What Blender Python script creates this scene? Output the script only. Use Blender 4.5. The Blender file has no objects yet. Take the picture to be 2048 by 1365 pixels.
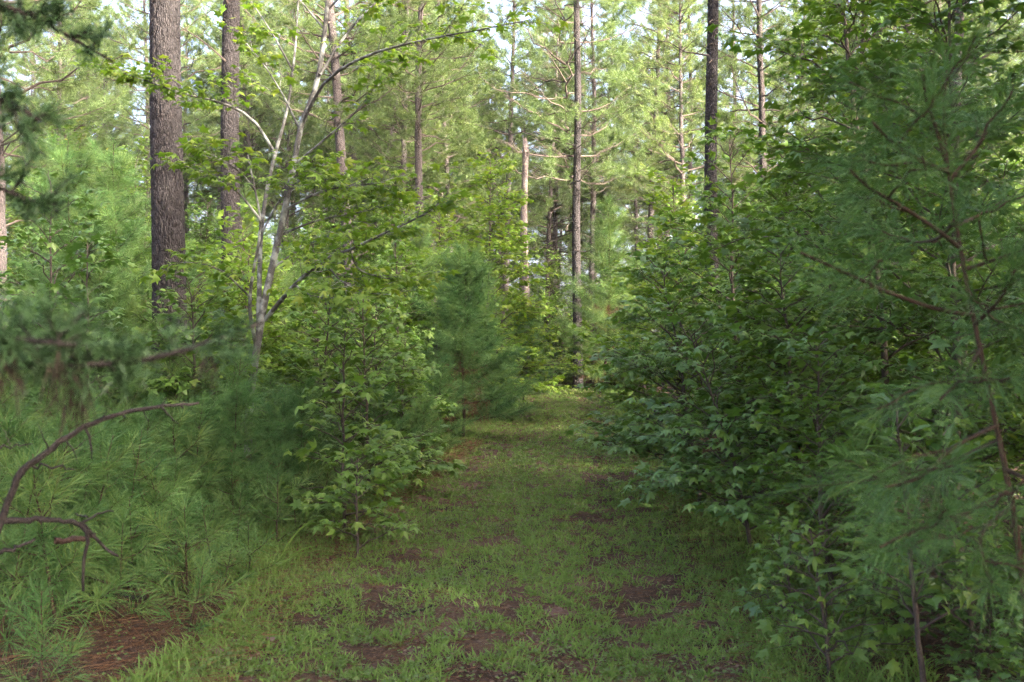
import bpy, math
import numpy as np
from mathutils import Matrix, Vector

# ------------------------------------------------------------------ camera, world, sun, exposure
SC = bpy.context.scene
COL = SC.collection
CAMZ = 1.6
FPX = 1991.1                       # focal length in pixels of the 2048 px wide picture (35 mm lens)
cam_d = bpy.data.cameras.new('camera'); cam = bpy.data.objects.new('camera', cam_d); COL.objects.link(cam)
cam.location = (0, 0, CAMZ); cam.rotation_euler = (math.radians(90), 0, 0)
cam_d.lens = 35; cam_d.sensor_width = 36; cam_d.clip_start = 0.05; cam_d.clip_end = 2000
cam_d.dof.use_dof = True; cam_d.dof.focus_distance = 13.0; cam_d.dof.aperture_fstop = 4.5
SC.camera = cam

SUN_TO = Vector((0.80, -0.50, 0.42)).normalized()
elev = math.asin(SUN_TO.z)
world = bpy.data.worlds.new('World'); SC.world = world; world.use_nodes = True
wn = world.node_tree.nodes; wl = world.node_tree.links; wn.clear()
sky = wn.new('ShaderNodeTexSky'); sky.sky_type = 'NISHITA'; sky.sun_disc = False
sky.sun_elevation = elev; sky.sun_rotation = math.atan2(SUN_TO.x, SUN_TO.y)
sky.air_density = 0.45; sky.dust_density = 8.0; sky.ozone_density = 0.2
bg = wn.new('ShaderNodeBackground'); bg.inputs['Strength'].default_value = 0.15
wo = wn.new('ShaderNodeOutputWorld'); wl.new(sky.outputs[0], bg.inputs[0]); wl.new(bg.outputs[0], wo.inputs[0])
sun_d = bpy.data.lights.new('sun', 'SUN'); sun_d.energy = 3.0; sun_d.angle = math.radians(0.6); sun_d.color = (1.0, 0.93, 0.80)
sun = bpy.data.objects.new('sun', sun_d); COL.objects.link(sun)
sun.rotation_euler = SUN_TO.to_track_quat('Z', 'Y').to_euler(); sun.location = (0, 0, 40)

SC.view_settings.view_transform = 'Standard'; SC.view_settings.look = 'None'
SC.view_settings.exposure = 3.65; SC.view_settings.gamma = 1.0; SC.view_settings.use_curve_mapping = False
cy = SC.cycles
cy.use_denoising = True; cy.denoising_prefilter = 'NONE'
cy.max_bounces = 5; cy.diffuse_bounces = 3; cy.glossy_bounces = 2; cy.transmission_bounces = 3
cy.use_adaptive_sampling = True; cy.adaptive_threshold = 0.028; cy.adaptive_min_samples = 24
cy.volume_bounces = 0; cy.transparent_max_bounces = 8; cy.caustics_reflective = False; cy.caustics_refractive = False
cy.sample_clamp_indirect = 6.0
HAZE = 0.0004

# ------------------------------------------------------------------ small numeric helpers
R = np.random.default_rng(11)
def P(px, py, d): return np.array([(px-1024)/FPX*d, d, CAMZ-(py-682.5)/FPX*d])
def nrm(a):
    a = np.asarray(a, float); return a/np.maximum(np.linalg.norm(a, axis=-1, keepdims=True), 1e-9)
def smooth(t): t = np.clip(t, 0, 1); return t*t*(3-2*t)
def hash2(ix, iy, s):
    h = (ix.astype(np.int64)*374761393 + iy.astype(np.int64)*668265263 + s*974711) & 0x7fffffff
    h = ((h ^ (h >> 13))*1274126177) & 0x7fffffff
    return ((h ^ (h >> 16)) & 0xffff)/65535.0
def vnoise(x, y, s=0):
    x = np.asarray(x, float); y = np.asarray(y, float)
    ix = np.floor(x); iy = np.floor(y); fx = smooth(x-ix); fy = smooth(y-iy)
    a = hash2(ix, iy, s); b = hash2(ix+1, iy, s); c = hash2(ix, iy+1, s); d = hash2(ix+1, iy+1, s)
    return (a*(1-fx)+b*fx)*(1-fy)+(c*(1-fx)+d*fx)*fy
def fbm(x, y, s=0, o=3):
    v = 0; a = .5; f = 1.0
    for k in range(o): v = v+a*vnoise(np.asarray(x)*f+17*k, np.asarray(y)*f+31*k, s+k); a *= .5; f *= 2.1
    return v/(1-.5**o)
def trail_x(y): return np.interp(y, [-60, 0, 4.7, 8, 12, 16, 24, 33, 38, 46, 60], [-.4, -.25, -.1, .06, .35, .7, 1.15, 1.8, 2.9, 6.5, 14])
def trail_w(y): return np.interp(y, [0, 5, 8, 16, 25, 34, 44], [1.55, 1.6, 1.75, 1.5, 1.55, 1.6, 1.3])
def ground_z(x, y):
    x = np.asarray(x, float); y = np.asarray(y, float)
    off = np.abs(x-trail_x(y)); side = smooth((off-1.4)/2.2)
    rut = -0.05*np.exp(-((off-.75)/.33)**2)
    return rut*(1-side)+side*(0.10+0.16*(fbm(x*.35, y*.35, 5)-.5))+0.05*(fbm(x*.9, y*.9, 9)-.5)+side*.012*np.clip(off-4, 0, 40)

class MB:
    """collects vertices and triangles of one mesh, with a per-vertex random value"""
    def __init__(s): s.v = []; s.f = []; s.r = []; s.n = 0
    def add(s, v, f, r=0.5):
        v = np.asarray(v, float).reshape(-1, 3); f = np.asarray(f, np.int64).reshape(-1, 3)
        s.v.append(v); s.f.append(f+s.n); s.r.append(np.broadcast_to(np.asarray(r, float), (len(v),))); s.n += len(v)
    def mesh(s, name, mat, sm=False):
        me = bpy.data.meshes.new(name)
        if s.n == 0: return me
        v = np.concatenate(s.v).astype(np.float32); f = np.concatenate(s.f).astype(np.int32); r = np.concatenate(s.r).astype(np.float32)
        m = len(f)
        me.vertices.add(len(v)); me.vertices.foreach_set('co', v.ravel())
        me.loops.add(m*3); me.loops.foreach_set('vertex_index', f.ravel())
        me.polygons.add(m); me.polygons.foreach_set('loop_start', np.arange(0, m*3, 3, dtype=np.int32))
        me.polygons.foreach_set('loop_total', np.full(m, 3, np.int32))
        me.polygons.foreach_set('use_smooth', np.full(m, sm, bool))
        at = me.attributes.new('rnd', 'FLOAT', 'POINT'); at.data.foreach_set('value', r)
        me.update(); me.validate(); me.materials.append(mat)
        return me

def tube(mb, path, rad, sides=6, r=.5, cap=True):
    p = np.asarray(path, float); n = len(p); rad = np.broadcast_to(np.asarray(rad, float), (n,))
    t = nrm(np.gradient(p, axis=0)); m = np.abs(t.mean(0)); ref = np.zeros(3); ref[np.argmin(m)] = 1
    u = nrm(np.cross(t, ref)); w = np.cross(t, u)
    a = np.arange(sides)/sides*2*np.pi
    ring = p[:, None]+rad[:, None, None]*(np.cos(a)[None, :, None]*u[:, None]+np.sin(a)[None, :, None]*w[:, None])
    i = np.arange(n-1)[:, None]*sides; j = np.arange(sides)[None]; k = (j+1) % sides
    f = np.concatenate([np.stack([i+j, i+k, i+sides+k], -1).reshape(-1, 3), np.stack([i+j, i+sides+k, i+sides+j], -1).reshape(-1, 3)])
    v = ring.reshape(-1, 3)
    if cap:
        v = np.vstack([v, p[-1:]]); e = (n-1)*sides
        f = np.vstack([f, np.stack([e+np.arange(sides), e+(np.arange(sides)+1) % sides, np.full(sides, n*sides)], -1)])
    mb.add(v, f, r)
def wiggle(p0, p1, n, amp, g, bow=(0, 0, 0)):
    t = np.linspace(0, 1, n)[:, None]; p = np.asarray(p0)*(1-t)+np.asarray(p1)*t
    p = p+np.asarray(bow)*(4*t*(1-t)); q = g.normal(0, amp, (n, 3)); q[0] = 0
    return p+q*np.minimum(t*3, 1)
def curve(pts, n):
    """smooth resampling of hand-set points"""
    p = np.asarray(pts, float); s = np.r_[0, np.cumsum(np.linalg.norm(np.diff(p, axis=0), axis=1))]; u = np.linspace(0, s[-1], n)
    m = np.gradient(p, s, axis=0); i = np.clip(np.searchsorted(s, u)-1, 0, len(s)-2); h = s[i+1]-s[i]; t = (u-s[i])/h
    t = t[:, None]; h = h[:, None]
    return (2*t**3-3*t**2+1)*p[i]+(t**3-2*t**2+t)*h*m[i]+(-2*t**3+3*t**2)*p[i+1]+(t**3-t**2)*h*m[i+1]

def strips(mb, base, d, ln, w, g, droop=.15, seg=1, r=None):
    """needles and grass blades: tapered strips"""
    N = len(base)
    if N == 0: return
    d = nrm(d); ln = np.broadcast_to(ln, (N,)); w = np.broadcast_to(w, (N,))
    side = nrm(np.cross(d, g.normal(0, 1, (N, 3)))); r = g.random(N) if r is None else np.broadcast_to(r, (N,))
    L = ln[:, None]; W = (w*.5)[:, None]*side; dz = np.array([0, 0, -1.0])
    if seg == 1:
        v = np.stack([base-W, base+W, base+d*L+dz*L*droop], 1); f = np.arange(N*3).reshape(N, 3); k = 3
    else:
        m = base+d*L*.52+dz*L*droop*.25
        v = np.stack([base-W*.8, base+W*.8, m+W, m-W, base+d*L+dz*L*droop], 1); k = 5
        o = (np.arange(N)*5)[:, None]
        f = np.concatenate([o+np.array([[0, 1, 2]]), o+np.array([[0, 2, 3]]), o+np.array([[3, 2, 4]])])
    mb.add(v.reshape(-1, 3), f, np.repeat(r, k))
def shoot_needles(mb, p0, p1, n, ln, w, g, seg=1, droop=.15, th=(25, 75), t0=0.0):
    p0 = np.asarray(p0, float).reshape(-1, 3); p1 = np.asarray(p1, float).reshape(-1, 3); S = len(p0)
    if S == 0: return
    ax = np.repeat(nrm(p1-p0), n, 0); t = t0+(1-t0)*g.random(S*n)
    b = np.repeat(p0, n, 0)+np.repeat(p1-p0, n, 0)*t[:, None]
    q = nrm(np.cross(ax, g.normal(0, 1, (S*n, 3))))
    a = np.radians(th[1]+(th[0]-th[1])*t+g.normal(0, 10, S*n))[:, None]
    strips(mb, b, ax*np.cos(a)+q*np.sin(a), ln*g.uniform(.7, 1.1, S*n), w, g, droop, seg, np.clip(np.repeat(g.random(S), n)*.6+g.random(S*n)*.4, 0, 1))

# ------------------------------------------------------------------ leaves
def star_template(lobes=5):
    if lobes == 5:
        ang = [-160, -122, -88, -60, -32, 0, 32, 60, 88, 122, 160]; rr = [.26, .47, .27, .56, .29, .66, .29, .56, .27, .47, .26]
    elif lobes == 3:
        ang = [-180, -78, -36, 0, 36, 78]; rr = [.42, .60, .31, .66, .31, .60]
    else:
        ang = [-180, -70, 0, 70]; rr = [.42, .36, .6, .36]
    a = np.radians(ang); rr = np.array(rr); z = -.16*(rr/.6)**2
    v = np.vstack([[0, .42, .05], np.stack([np.sin(a)*rr, .42+np.cos(a)*rr, z], 1)])
    n = len(a); f = np.stack([np.zeros(n, int), 1+np.arange(n), 1+(np.arange(n)+1) % n], 1)
    if lobes == 2: v = v[1:]; f = np.array([[0, 1, 2], [0, 2, 3]])
    if lobes == 3: v = v[1:]; f = np.array([[0, 1, 2], [0, 2, 4], [2, 3, 4], [0, 4, 5]])
    return v, f
def oval_template():
    y = np.array([0, .2, .45, .7, .88]); w = np.array([.05, .27, .36, .24, .1])
    v = [[0, 1.02, -.18]]
    for yy, ww in zip(y, w): v += [[-ww, yy, .06-.25*(yy-.4)**2], [0, yy, -.25*(yy-.4)**2], [ww, yy, .06-.25*(yy-.4)**2]]
    f = []
    for i in range(4):
        a = 1+3*i
        f += [[a, a+1, a+4], [a, a+4, a+3], [a+1, a+2, a+5], [a+1, a+5, a+4]]
    f += [[13, 14, 0], [14, 15, 0]]
    return np.array(v, float), np.array(f)
T5, T3, T2, TOV = star_template(5), star_template(3), star_template(2), oval_template()
class Leaves:
    def __init__(s): s.p = []; s.d = []; s.n = []; s.s = []
    def add(s, p, d, n, size):
        s.p.append(p); s.d.append(d); s.n.append(n); s.s.append(size)
    def arrays(s):
        p = np.concatenate(s.p); d = nrm(np.concatenate(s.d)); n = np.concatenate(s.n); sz = np.concatenate(s.s)
        n = nrm(n-d*(n*d).sum(1, keepdims=True)); return p, d, n, sz
def leaf_mesh(mb, arr, tmpl, g):
    p, d, n, s = arr; v, f = tmpl; N = len(p)
    if N == 0: return
    x = np.cross(d, n)
    cz = g.uniform(.3, 2.2, N)
    V = p[:, None]+s[:, None, None]*(v[None, :, 0:1]*x[:, None]+v[None, :, 1:2]*d[:, None]+(v[None, :, 2]*cz[:, None])[:, :, None]*n[:, None])
    Fc = (np.arange(N)*len(v))[:, None, None]+f[None]
    mb.add(V.reshape(-1, 3), Fc.reshape(-1, 3), np.repeat(g.random(N), len(v)))
def leaves_along(lv, path, g, step, size, t0=.15, tilt=.35, flat=True):
    """alternate leaves along a twig, lying in loose horizontal sprays"""
    p = np.asarray(path); L = np.linalg.norm(p[-1]-p[0]); n = max(2, int(L*(1-t0)/step))
    t = t0+(1-t0)*(np.arange(n)+g.random(n)*.5+.4)/n; t = np.minimum(t, 1)
    i = np.minimum((t*(len(p)-1)).astype(int), len(p)-2); fr = (t*(len(p)-1)-i)[:, None]
    q = p[i]*(1-fr)+p[i+1]*fr; ax = nrm(p[i+1]-p[i])
    h = nrm(np.cross(ax, [0, 0, 1.0])); sgn = np.where(np.arange(n) % 2, 1, -1)[:, None]
    d = nrm(h*sgn*g.uniform(.6, 1.1, (n, 1))+ax*g.uniform(.35, 1.0, (n, 1))+g.normal(0, .22, (n, 3))-np.array([0, 0, .22])); d[-1] = nrm(ax[-1]-np.array([0, 0, .2]))
    nn = np.array([0, 0, 1.0])+g.normal(0, tilt, (n, 3))
    sz = size*g.uniform(.45, 1.2, n)
    lv.add(q+d*sz[:, None]*.3, d, nn, sz)
def bough(wood, lv, path, rad, g, twig_len=.4, twig_step=.13, leaf=.1, leaf_step=.06, t0=.2, sub=True, sides=5, up=.15):
    """a bough with alternate side twigs carrying leaves"""
    p = np.asarray(path); n = len(p); rr = rad*(1-np.linspace(0, 1, n)*.85)+.0015
    tube(wood, p, rr, sides, g.random())
    L = np.linalg.norm(np.diff(p, axis=0), axis=1).sum(); k = max(2, int(L*(1-t0)/twig_step))
    for j in range(k):
        t = t0+(1-t0)*(j+g.random()*.8)/k; x = t*(n-1); i = min(int(x), n-2); q = p[i]+(p[i+1]-p[i])*(x-i)
        ax = nrm(p[i+1]-p[i]); h = nrm(np.cross(ax, [0, 0, 1.0]))*(1 if j % 2 else -1)
        l = twig_len*g.uniform(.5, 1.15)*(1.15-.6*t)
        d = nrm(h*g.uniform(.5, 1.0)+ax*g.uniform(.5, 1.1)+np.array([0, 0, up+g.normal(0, .22)]))
        tw = wiggle(q, q+d*l, 3, l*.03, g, (0, 0, l*.05)); tube(wood, tw, np.array([.5, .35, .2])*min(rad*.6, .008)+.0008, 3, g.random(), False)
        leaves_along(lv, tw, g, leaf_step, leaf)
        if sub and l > .25:
            for m in range(2):
                qq = tw[1]+(tw[2]-tw[1])*m*.5; dd = nrm(d+h*(-1)**m*.2+np.cross(d, [0, 0, 1])*(.9*(-1)**m)); l2 = l*g.uniform(.35, .6)
                t2 = np.stack([qq, qq+dd*l2]); tube(wood, t2, [.0022, .001], 3, g.random(), False); leaves_along(lv, t2, g, leaf_step, leaf)
    leaves_along(lv, p[-3:], g, leaf_step, leaf, 0)

# ------------------------------------------------------------------ materials
def mat_new(name):
    m = bpy.data.materials.new(name); m.use_nodes = True; nt = m.node_tree; nt.nodes.clear()
    o = nt.nodes.new('ShaderNodeOutputMaterial'); return m, nt, o
def ramp(nt, stops):
    r = nt.nodes.new('ShaderNodeValToRGB'); e = r.color_ramp.elements
    while len(e) < len(stops): e.new(.5)
    for k, (p, c) in zip(e, stops): k.position = p; k.color = (*c, 1)
    return r
def foliage(name, stops, trans=.35, rough=.45, spec=.4, tint=1.25):
    m, nt, o = mat_new(name); N = nt.nodes; L = nt.links
    at = N.new('ShaderNodeAttribute'); at.attribute_name = 'rnd'
    oi = N.new('ShaderNodeObjectInfo')
    ad = N.new('ShaderNodeMath'); ad.operation = 'MULTIPLY_ADD'; ad.inputs[1].default_value = .7; L.new(at.outputs['Fac'], ad.inputs[0])
    m2 = N.new('ShaderNodeMath'); m2.operation = 'MULTIPLY'; m2.inputs[1].default_value = .3; L.new(oi.outputs['Random'], m2.inputs[0]); L.new(m2.outputs[0], ad.inputs[2])
    rp = ramp(nt, stops); L.new(ad.outputs[0], rp.inputs[0])
    pb = N.new('ShaderNodeBsdfPrincipled'); pb.inputs['Roughness'].default_value = rough; pb.inputs['Specular IOR Level'].default_value = spec
    L.new(rp.outputs[0], pb.inputs['Base Color'])
    tb = N.new('ShaderNodeBsdfTranslucent'); mx = N.new('ShaderNodeMix'); mx.data_type = 'RGBA'; mx.blend_type = 'MULTIPLY'; mx.inputs[0].default_value = 1
    L.new(rp.outputs[0], mx.inputs[6]); mx.inputs[7].default_value = (tint*1.15, tint*1.25, tint*.55, 1); L.new(mx.outputs[2], tb.inputs[0])
    ms = N.new('ShaderNodeMixShader'); ms.inputs[0].default_value = trans; L.new(pb.outputs[0], ms.inputs[1]); L.new(tb.outputs[0], ms.inputs[2]); L.new(ms.outputs[0], o.inputs[0])
    return m
def bark(name, dark, light, scale=(15, 15, 4), bump=.045, patch=None, patch_amt=.5, rough=.9):
    m, nt, o = mat_new(name); N = nt.nodes; L = nt.links
    tc = N.new('ShaderNodeTexCoord'); mp = N.new('ShaderNodeMapping'); mp.inputs['Scale'].default_value = scale; L.new(tc.outputs['Object'], mp.inputs[0])
    nz = N.new('ShaderNodeTexNoise'); nz.inputs['Scale'].default_value = 1.3; nz.inputs['Detail'].default_value = 4; L.new(mp.outputs[0], nz.inputs['Vector'])
    vm = N.new('ShaderNodeMix'); vm.data_type = 'VECTOR'; vm.inputs[0].default_value = .35; L.new(mp.outputs[0], vm.inputs[4]); L.new(nz.outputs['Color'], vm.inputs[5])
    vo = N.new('ShaderNodeTexVoronoi'); vo.feature = 'DISTANCE_TO_EDGE'; L.new(vm.outputs[1], vo.inputs['Vector'])
    n2 = N.new('ShaderNodeTexNoise'); n2.inputs['Scale'].default_value = 3; n2.inputs['Detail'].default_value = 6; L.new(mp.outputs[0], n2.inputs['Vector'])
    rp = ramp(nt, [(.0, dark), (.18, tuple(.55*a+.45*b for a, b in zip(dark, light))), (.6, light)])
    ad = N.new('ShaderNodeMath'); ad.operation = 'MULTIPLY_ADD'; ad.inputs[1].default_value = .75; L.new(n2.outputs[0], ad.inputs[0])
    mu = N.new('ShaderNodeMath'); mu.operation = 'SUBTRACT'; L.new(vo.outputs['Distance'], mu.inputs[0]); mu.inputs[1].default_value = .22; L.new(mu.outputs[0], ad.inputs[2])
    L.new(ad.outputs[0], rp.inputs[0]); colr = rp.outputs[0]
    if patch:
        n3 = N.new('ShaderNodeTexNoise'); n3.inputs['Scale'].default_value = 9; n3.inputs['Detail'].default_value = 5; L.new(tc.outputs['Object'], n3.inputs['Vector'])
        r3 = ramp(nt, [(patch_amt-.06, (0, 0, 0)), (patch_amt+.06, (1, 1, 1))]); L.new(n3.outputs[0], r3.inputs[0])
        mx = N.new('ShaderNodeMix'); mx.data_type = 'RGBA'; L.new(r3.outputs[0], mx.inputs[0]); L.new(colr, mx.inputs[6]); mx.inputs[7].default_value = (*patch, 1); colr = mx.outputs[2]
    pb = N.new('ShaderNodeBsdfPrincipled'); pb.inputs['Roughness'].default_value = rough; pb.inputs['Specular IOR Level'].default_value = .2; L.new(colr, pb.inputs['Base Color'])
    bp = N.new('ShaderNodeBump'); bp.inputs['Strength'].default_value = 1; bp.inputs['Distance'].default_value = bump; L.new(ad.outputs[0], bp.inputs['Height']); L.new(bp.outputs[0], pb.inputs['Normal'])
    L.new(pb.outputs[0], o.inputs[0]); return m
def soil(name, stops, s1=1.2, s2=30, bump=.02):
    m, nt, o = mat_new(name); N = nt.nodes; L = nt.links
    tc = N.new('ShaderNodeTexCoord')
    a = N.new('ShaderNodeTexNoise'); a.inputs['Scale'].default_value = s1; a.inputs['Detail'].default_value = 6; L.new(tc.outputs['Object'], a.inputs['Vector'])
    b = N.new('ShaderNodeTexNoise'); b.inputs['Scale'].default_value = s2; b.inputs['Detail'].default_value = 8; b.inputs['Roughness'].default_value = .7; L.new(tc.outputs['Object'], b.inputs['Vector'])
    ad = N.new('ShaderNodeMath'); ad.operation = 'ADD'; L.new(a.outputs[0], ad.inputs[0]); L.new(b.outputs[0], ad.inputs[1])
    sb = N.new('ShaderNodeMath'); sb.operation = 'MULTIPLY_ADD'; sb.inputs[1].default_value = 1.5; sb.inputs[2].default_value = -1.0; L.new(ad.outputs[0], sb.inputs[0])
    rp = ramp(nt, stops); L.new(sb.outputs[0], rp.inputs[0])
    pb = N.new('ShaderNodeBsdfPrincipled'); pb.inputs['Roughness'].default_value = .95; pb.inputs['Specular IOR Level'].default_value = .15; L.new(rp.outputs[0], pb.inputs['Base Color'])
    bp = N.new('ShaderNodeBump'); bp.inputs['Strength'].default_value = 1; bp.inputs['Distance'].default_value = bump; L.new(b.outputs[0], bp.inputs['Height']); L.new(bp.outputs[0], pb.inputs['Normal'])
    L.new(pb.outputs[0], o.inputs[0]); return m

M = {}
M['bark'] = bark('pine_bark', (.011, .0095, .0095), (.052, .044, .043))
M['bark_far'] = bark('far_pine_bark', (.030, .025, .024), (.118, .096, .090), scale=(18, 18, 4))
M['twig'] = bark('twig_bark', (.03, .022, .018), (.11, .085, .07), scale=(60, 60, 20), bump=.004)
M['pale'] = bark('pale_lichen_bark', (.045, .041, .038), (.125, .117, .104), scale=(50, 50, 22), bump=.006, patch=(.27, .275, .25), patch_amt=.55)
M['orange_twig'] = bark('young_pine_bark', (.028, .018, .013), (.085, .052, .033), scale=(70, 70, 20), bump=.004)
M['deadwood'] = bark('dead_wood', (.012, .0095, .0085), (.052, .041, .036), scale=(50, 50, 14), bump=.006)
M['rotten'] = bark('rotten_wood', (.025, .016, .012), (.085, .05, .038), scale=(50, 50, 14), bump=.006)
M['stub'] = bark('weathered_snag', (.06, .047, .042), (.22, .18, .165), scale=(30, 30, 6), bump=.02, patch=(.33, .24, .19), patch_amt=.6)
M['needle'] = foliage('tall_pine_needles', [(0, (.065, .105, .040)), (.6, (.105, .150, .048)), (1, (.19, .21, .06))], trans=.3, rough=.55, spec=.25)
M['young'] = foliage('young_pine_needles', [(0, (.040, .100, .034)), (.5, (.080, .158, .046)), (1, (.19, .24, .065))], trans=.25, rough=.55, spec=.22)
M['brown'] = foliage('dead_pine_needles', [(0, (.075, .035, .018)), (.6, (.14, .07, .035)), (1, (.22, .13, .07))], trans=.15, rough=.7, spec=.2)
M['dead_cedar'] = foliage('dead_cedar_sprays', [(0, (.016, .013, .010)), (1, (.042, .030, .021))], trans=.1, rough=.8, spec=.1)
M['gum'] = foliage('sweetgum_leaves', [(0, (.060, .118, .020)), (.6, (.100, .172, .025)), (.93, (.145, .205, .031)), (1, (.25, .21, .04))], trans=.30, rough=.45, spec=.32)
M['gum_cool'] = foliage('cool_sweetgum_leaves', [(0, (.058, .122, .026)), (.7, (.092, .168, .034)), (.97, (.135, .20, .038)), (1, (.26, .21, .05))], trans=.27, rough=.38, spec=.42)  # slightly cooler, glossier green than the plain sweetgum leaves
M['maple'] = foliage('yellow_green_leaves', [(0, (.085, .152, .022)), (.6, (.135, .205, .028)), (.96, (.20, .235, .035)), (1, (.42, .23, .04))], trans=.42, rough=.5, spec=.28)
M['cedar'] = foliage('cedar_scales', [(0, (.030, .065, .024)), (.7, (.052, .105, .034)), (1, (.085, .135, .04))], trans=.15, rough=.5, spec=.3)
M['grass'] = foliage('trail_grass', [(0, (.085, .150, .038)), (.55, (.135, .215, .052)), (.9, (.20, .27, .07)), (1, (.34, .28, .13))], trans=.3, rough=.55, spec=.22)
M['weed'] = foliage('low_weed_leaves', [(0, (.07, .115, .03)), (1, (.13, .18, .045))], trans=.3, rough=.5)
M['litter'] = foliage('dry_leaf_litter', [(0, (.05, .032, .026)), (.6, (.12, .08, .06)), (.9, (.20, .14, .105)), (1, (.30, .23, .17))], trans=.1, rough=.8, spec=.15)
M['trail'] = soil('trail_soil', [(.15, (.030, .018, .012)), (.5, (.078, .046, .029)), (.85, (.14, .088, .056))])
M['floor'] = soil('forest_floor_soil', [(.15, (.024, .015, .011)), (.5, (.055, .032, .023)), (.85, (.10, .06, .04))])
M['clay'] = soil('bare_clay', [(.15, (.085, .05, .038)), (.5, (.15, .09, .07)), (.85, (.21, .135, .105))], s1=6, s2=60, bump=.006)

# ------------------------------------------------------------------ object helpers
def setp(o, label=None, cat=None, group=None, kind=None):
    if label: o['label'] = label
    if cat: o['category'] = cat
    if group: o['group'] = group
    if kind: o['kind'] = kind
    return o
def add(name, me, parent=None, kind=None):
    o = bpy.data.objects.new(name, me); COL.objects.link(o)
    if parent is not None: o.parent = parent
    if kind: o['kind'] = kind
    return o
def thing(name, label, cat, group=None, loc=(0, 0, 0), rot=(0, 0, 0), s=1.0):
    o = bpy.data.objects.new(name, None); COL.objects.link(o); o.empty_display_size = .1
    o.location = loc; o.rotation_euler = rot; o.scale = (s, s, s); return setp(o, label, cat, group)
def spawn(proto, name, label, cat, group, x, y, rz, s=1.0, tilt=(0, 0), dz=-.03):
    o = thing(name, label, cat, group, (x, y, float(ground_z(x, y))+dz), (tilt[0], tilt[1], rz), s)
    for pn, me, kd in proto: add(pn, me, o, kd)
    return o
def finish_tree(root, wood, lv, tmpl, leafmat, woodmat, g, n_parts=0, trunk_name='trunk', leaf_name='leaf', back=None):
    """trunk part, the leaves that show largest as parts of their own, the rest as one crown"""
    if wood is not None: add(trunk_name, wood.mesh(trunk_name, woodmat, True), root)
    arr = lv.arrays(); p, d, n, s = arr
    pick = np.zeros(len(p), bool)
    if n_parts:
        px = np.abs(p[:, 0]/p[:, 1]*FPX); pz = np.abs((p[:, 2]-CAMZ)/p[:, 1]*FPX)
        vis = (px < 1010) & (pz < 670); face = np.abs((n*nrm(p-np.array([0, 0, CAMZ]))).sum(1))*.7+.3
        sc = np.where(vis, s/p[:, 1]*face, 0); k = min(n_parts, int(vis.sum())); pick[np.argsort(-sc)[:k]] = True
    lm = MB(); leaf_mesh(lm, tuple(a[~pick] for a in arr), tmpl, g); lm.v = [v-np.array(root.location) for v in lm.v]
    if (~pick).sum(): add('crown', lm.mesh('crown', leafmat), root, 'stuff')
    if pick.any():
        metas = []
        for k in range(6):
            b = MB(); v, f = tmpl; vv = v.copy(); vv[:, 2] *= .3+.35*k; b.add(vv, f, (k+.5)/6); metas.append(b.mesh(leaf_name, leafmat))
        x = np.cross(d, n); inv = Matrix.Translation(-Vector(root.location))
        for i in np.nonzero(pick)[0]:
            o = add(leaf_name, metas[int(g.integers(6))], root)
            mx = Matrix(((x[i, 0]*s[i], d[i, 0]*s[i], n[i, 0]*s[i], p[i, 0]), (x[i, 1]*s[i], d[i, 1]*s[i], n[i, 1]*s[i], p[i, 1]), (x[i, 2]*s[i], d[i, 2]*s[i], n[i, 2]*s[i], p[i, 2]), (0, 0, 0, 1)))
            o.matrix_basis = inv @ mx
    return root

# ------------------------------------------------------------------ setting: forest floor, trail
def axis(lim, fine, n, m):
    a = np.linspace(0, fine, n); b = fine+(lim-fine)*np.linspace(0, 1, m+1)[1:]**2.2; return np.r_[a, b]
ax_p = axis(170, 7, 75, 30); gx = np.r_[-ax_p[:0:-1], ax_p]
gy = np.r_[-axis(170, 2, 10, 20)[:0:-1], axis(170, 26, 220, 30)]
GX, GY = np.meshgrid(gx, gy); GZ = ground_z(GX, GY)+.035*(fbm(GX*5, GY*5, 21)-.5)*np.exp(-(GX/9)**2)
nxg = len(gx); idx = np.arange(GX.size).reshape(GX.shape)
q = np.stack([idx[:-1, :-1], idx[:-1, 1:], idx[1:, 1:], idx[1:, :-1]], -1).reshape(-1, 4)
VG = np.stack([GX, GY, GZ], -1).reshape(-1, 3); cen = VG[q].mean(1)
edge = trail_w(cen[:, 1])+.9*(fbm(cen[:, 0]*1.1, cen[:, 1]*1.1, 3)-.5)
on = (np.abs(cen[:, 0]-trail_x(cen[:, 1])) < edge) & (cen[:, 1] < 45) & (cen[:, 1] > -40)
for nm, sel, mt in (('forest_floor', ~on, 'floor'), ('trail', on, 'trail')):
    qq = q[sel]; f = np.vstack([qq[:, [0, 1, 2]], qq[:, [0, 2, 3]]]); u, inv = np.unique(f, return_inverse=True)
    b = MB(); b.add(VG[u], inv.reshape(-1, 3)); setp(add(nm, b.mesh(nm, M[mt], True)), kind='structure',
        label={'trail': 'grassy dirt trail running away between the trees', 'forest_floor': 'brown pine straw forest floor beside the trail'}[nm])

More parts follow.
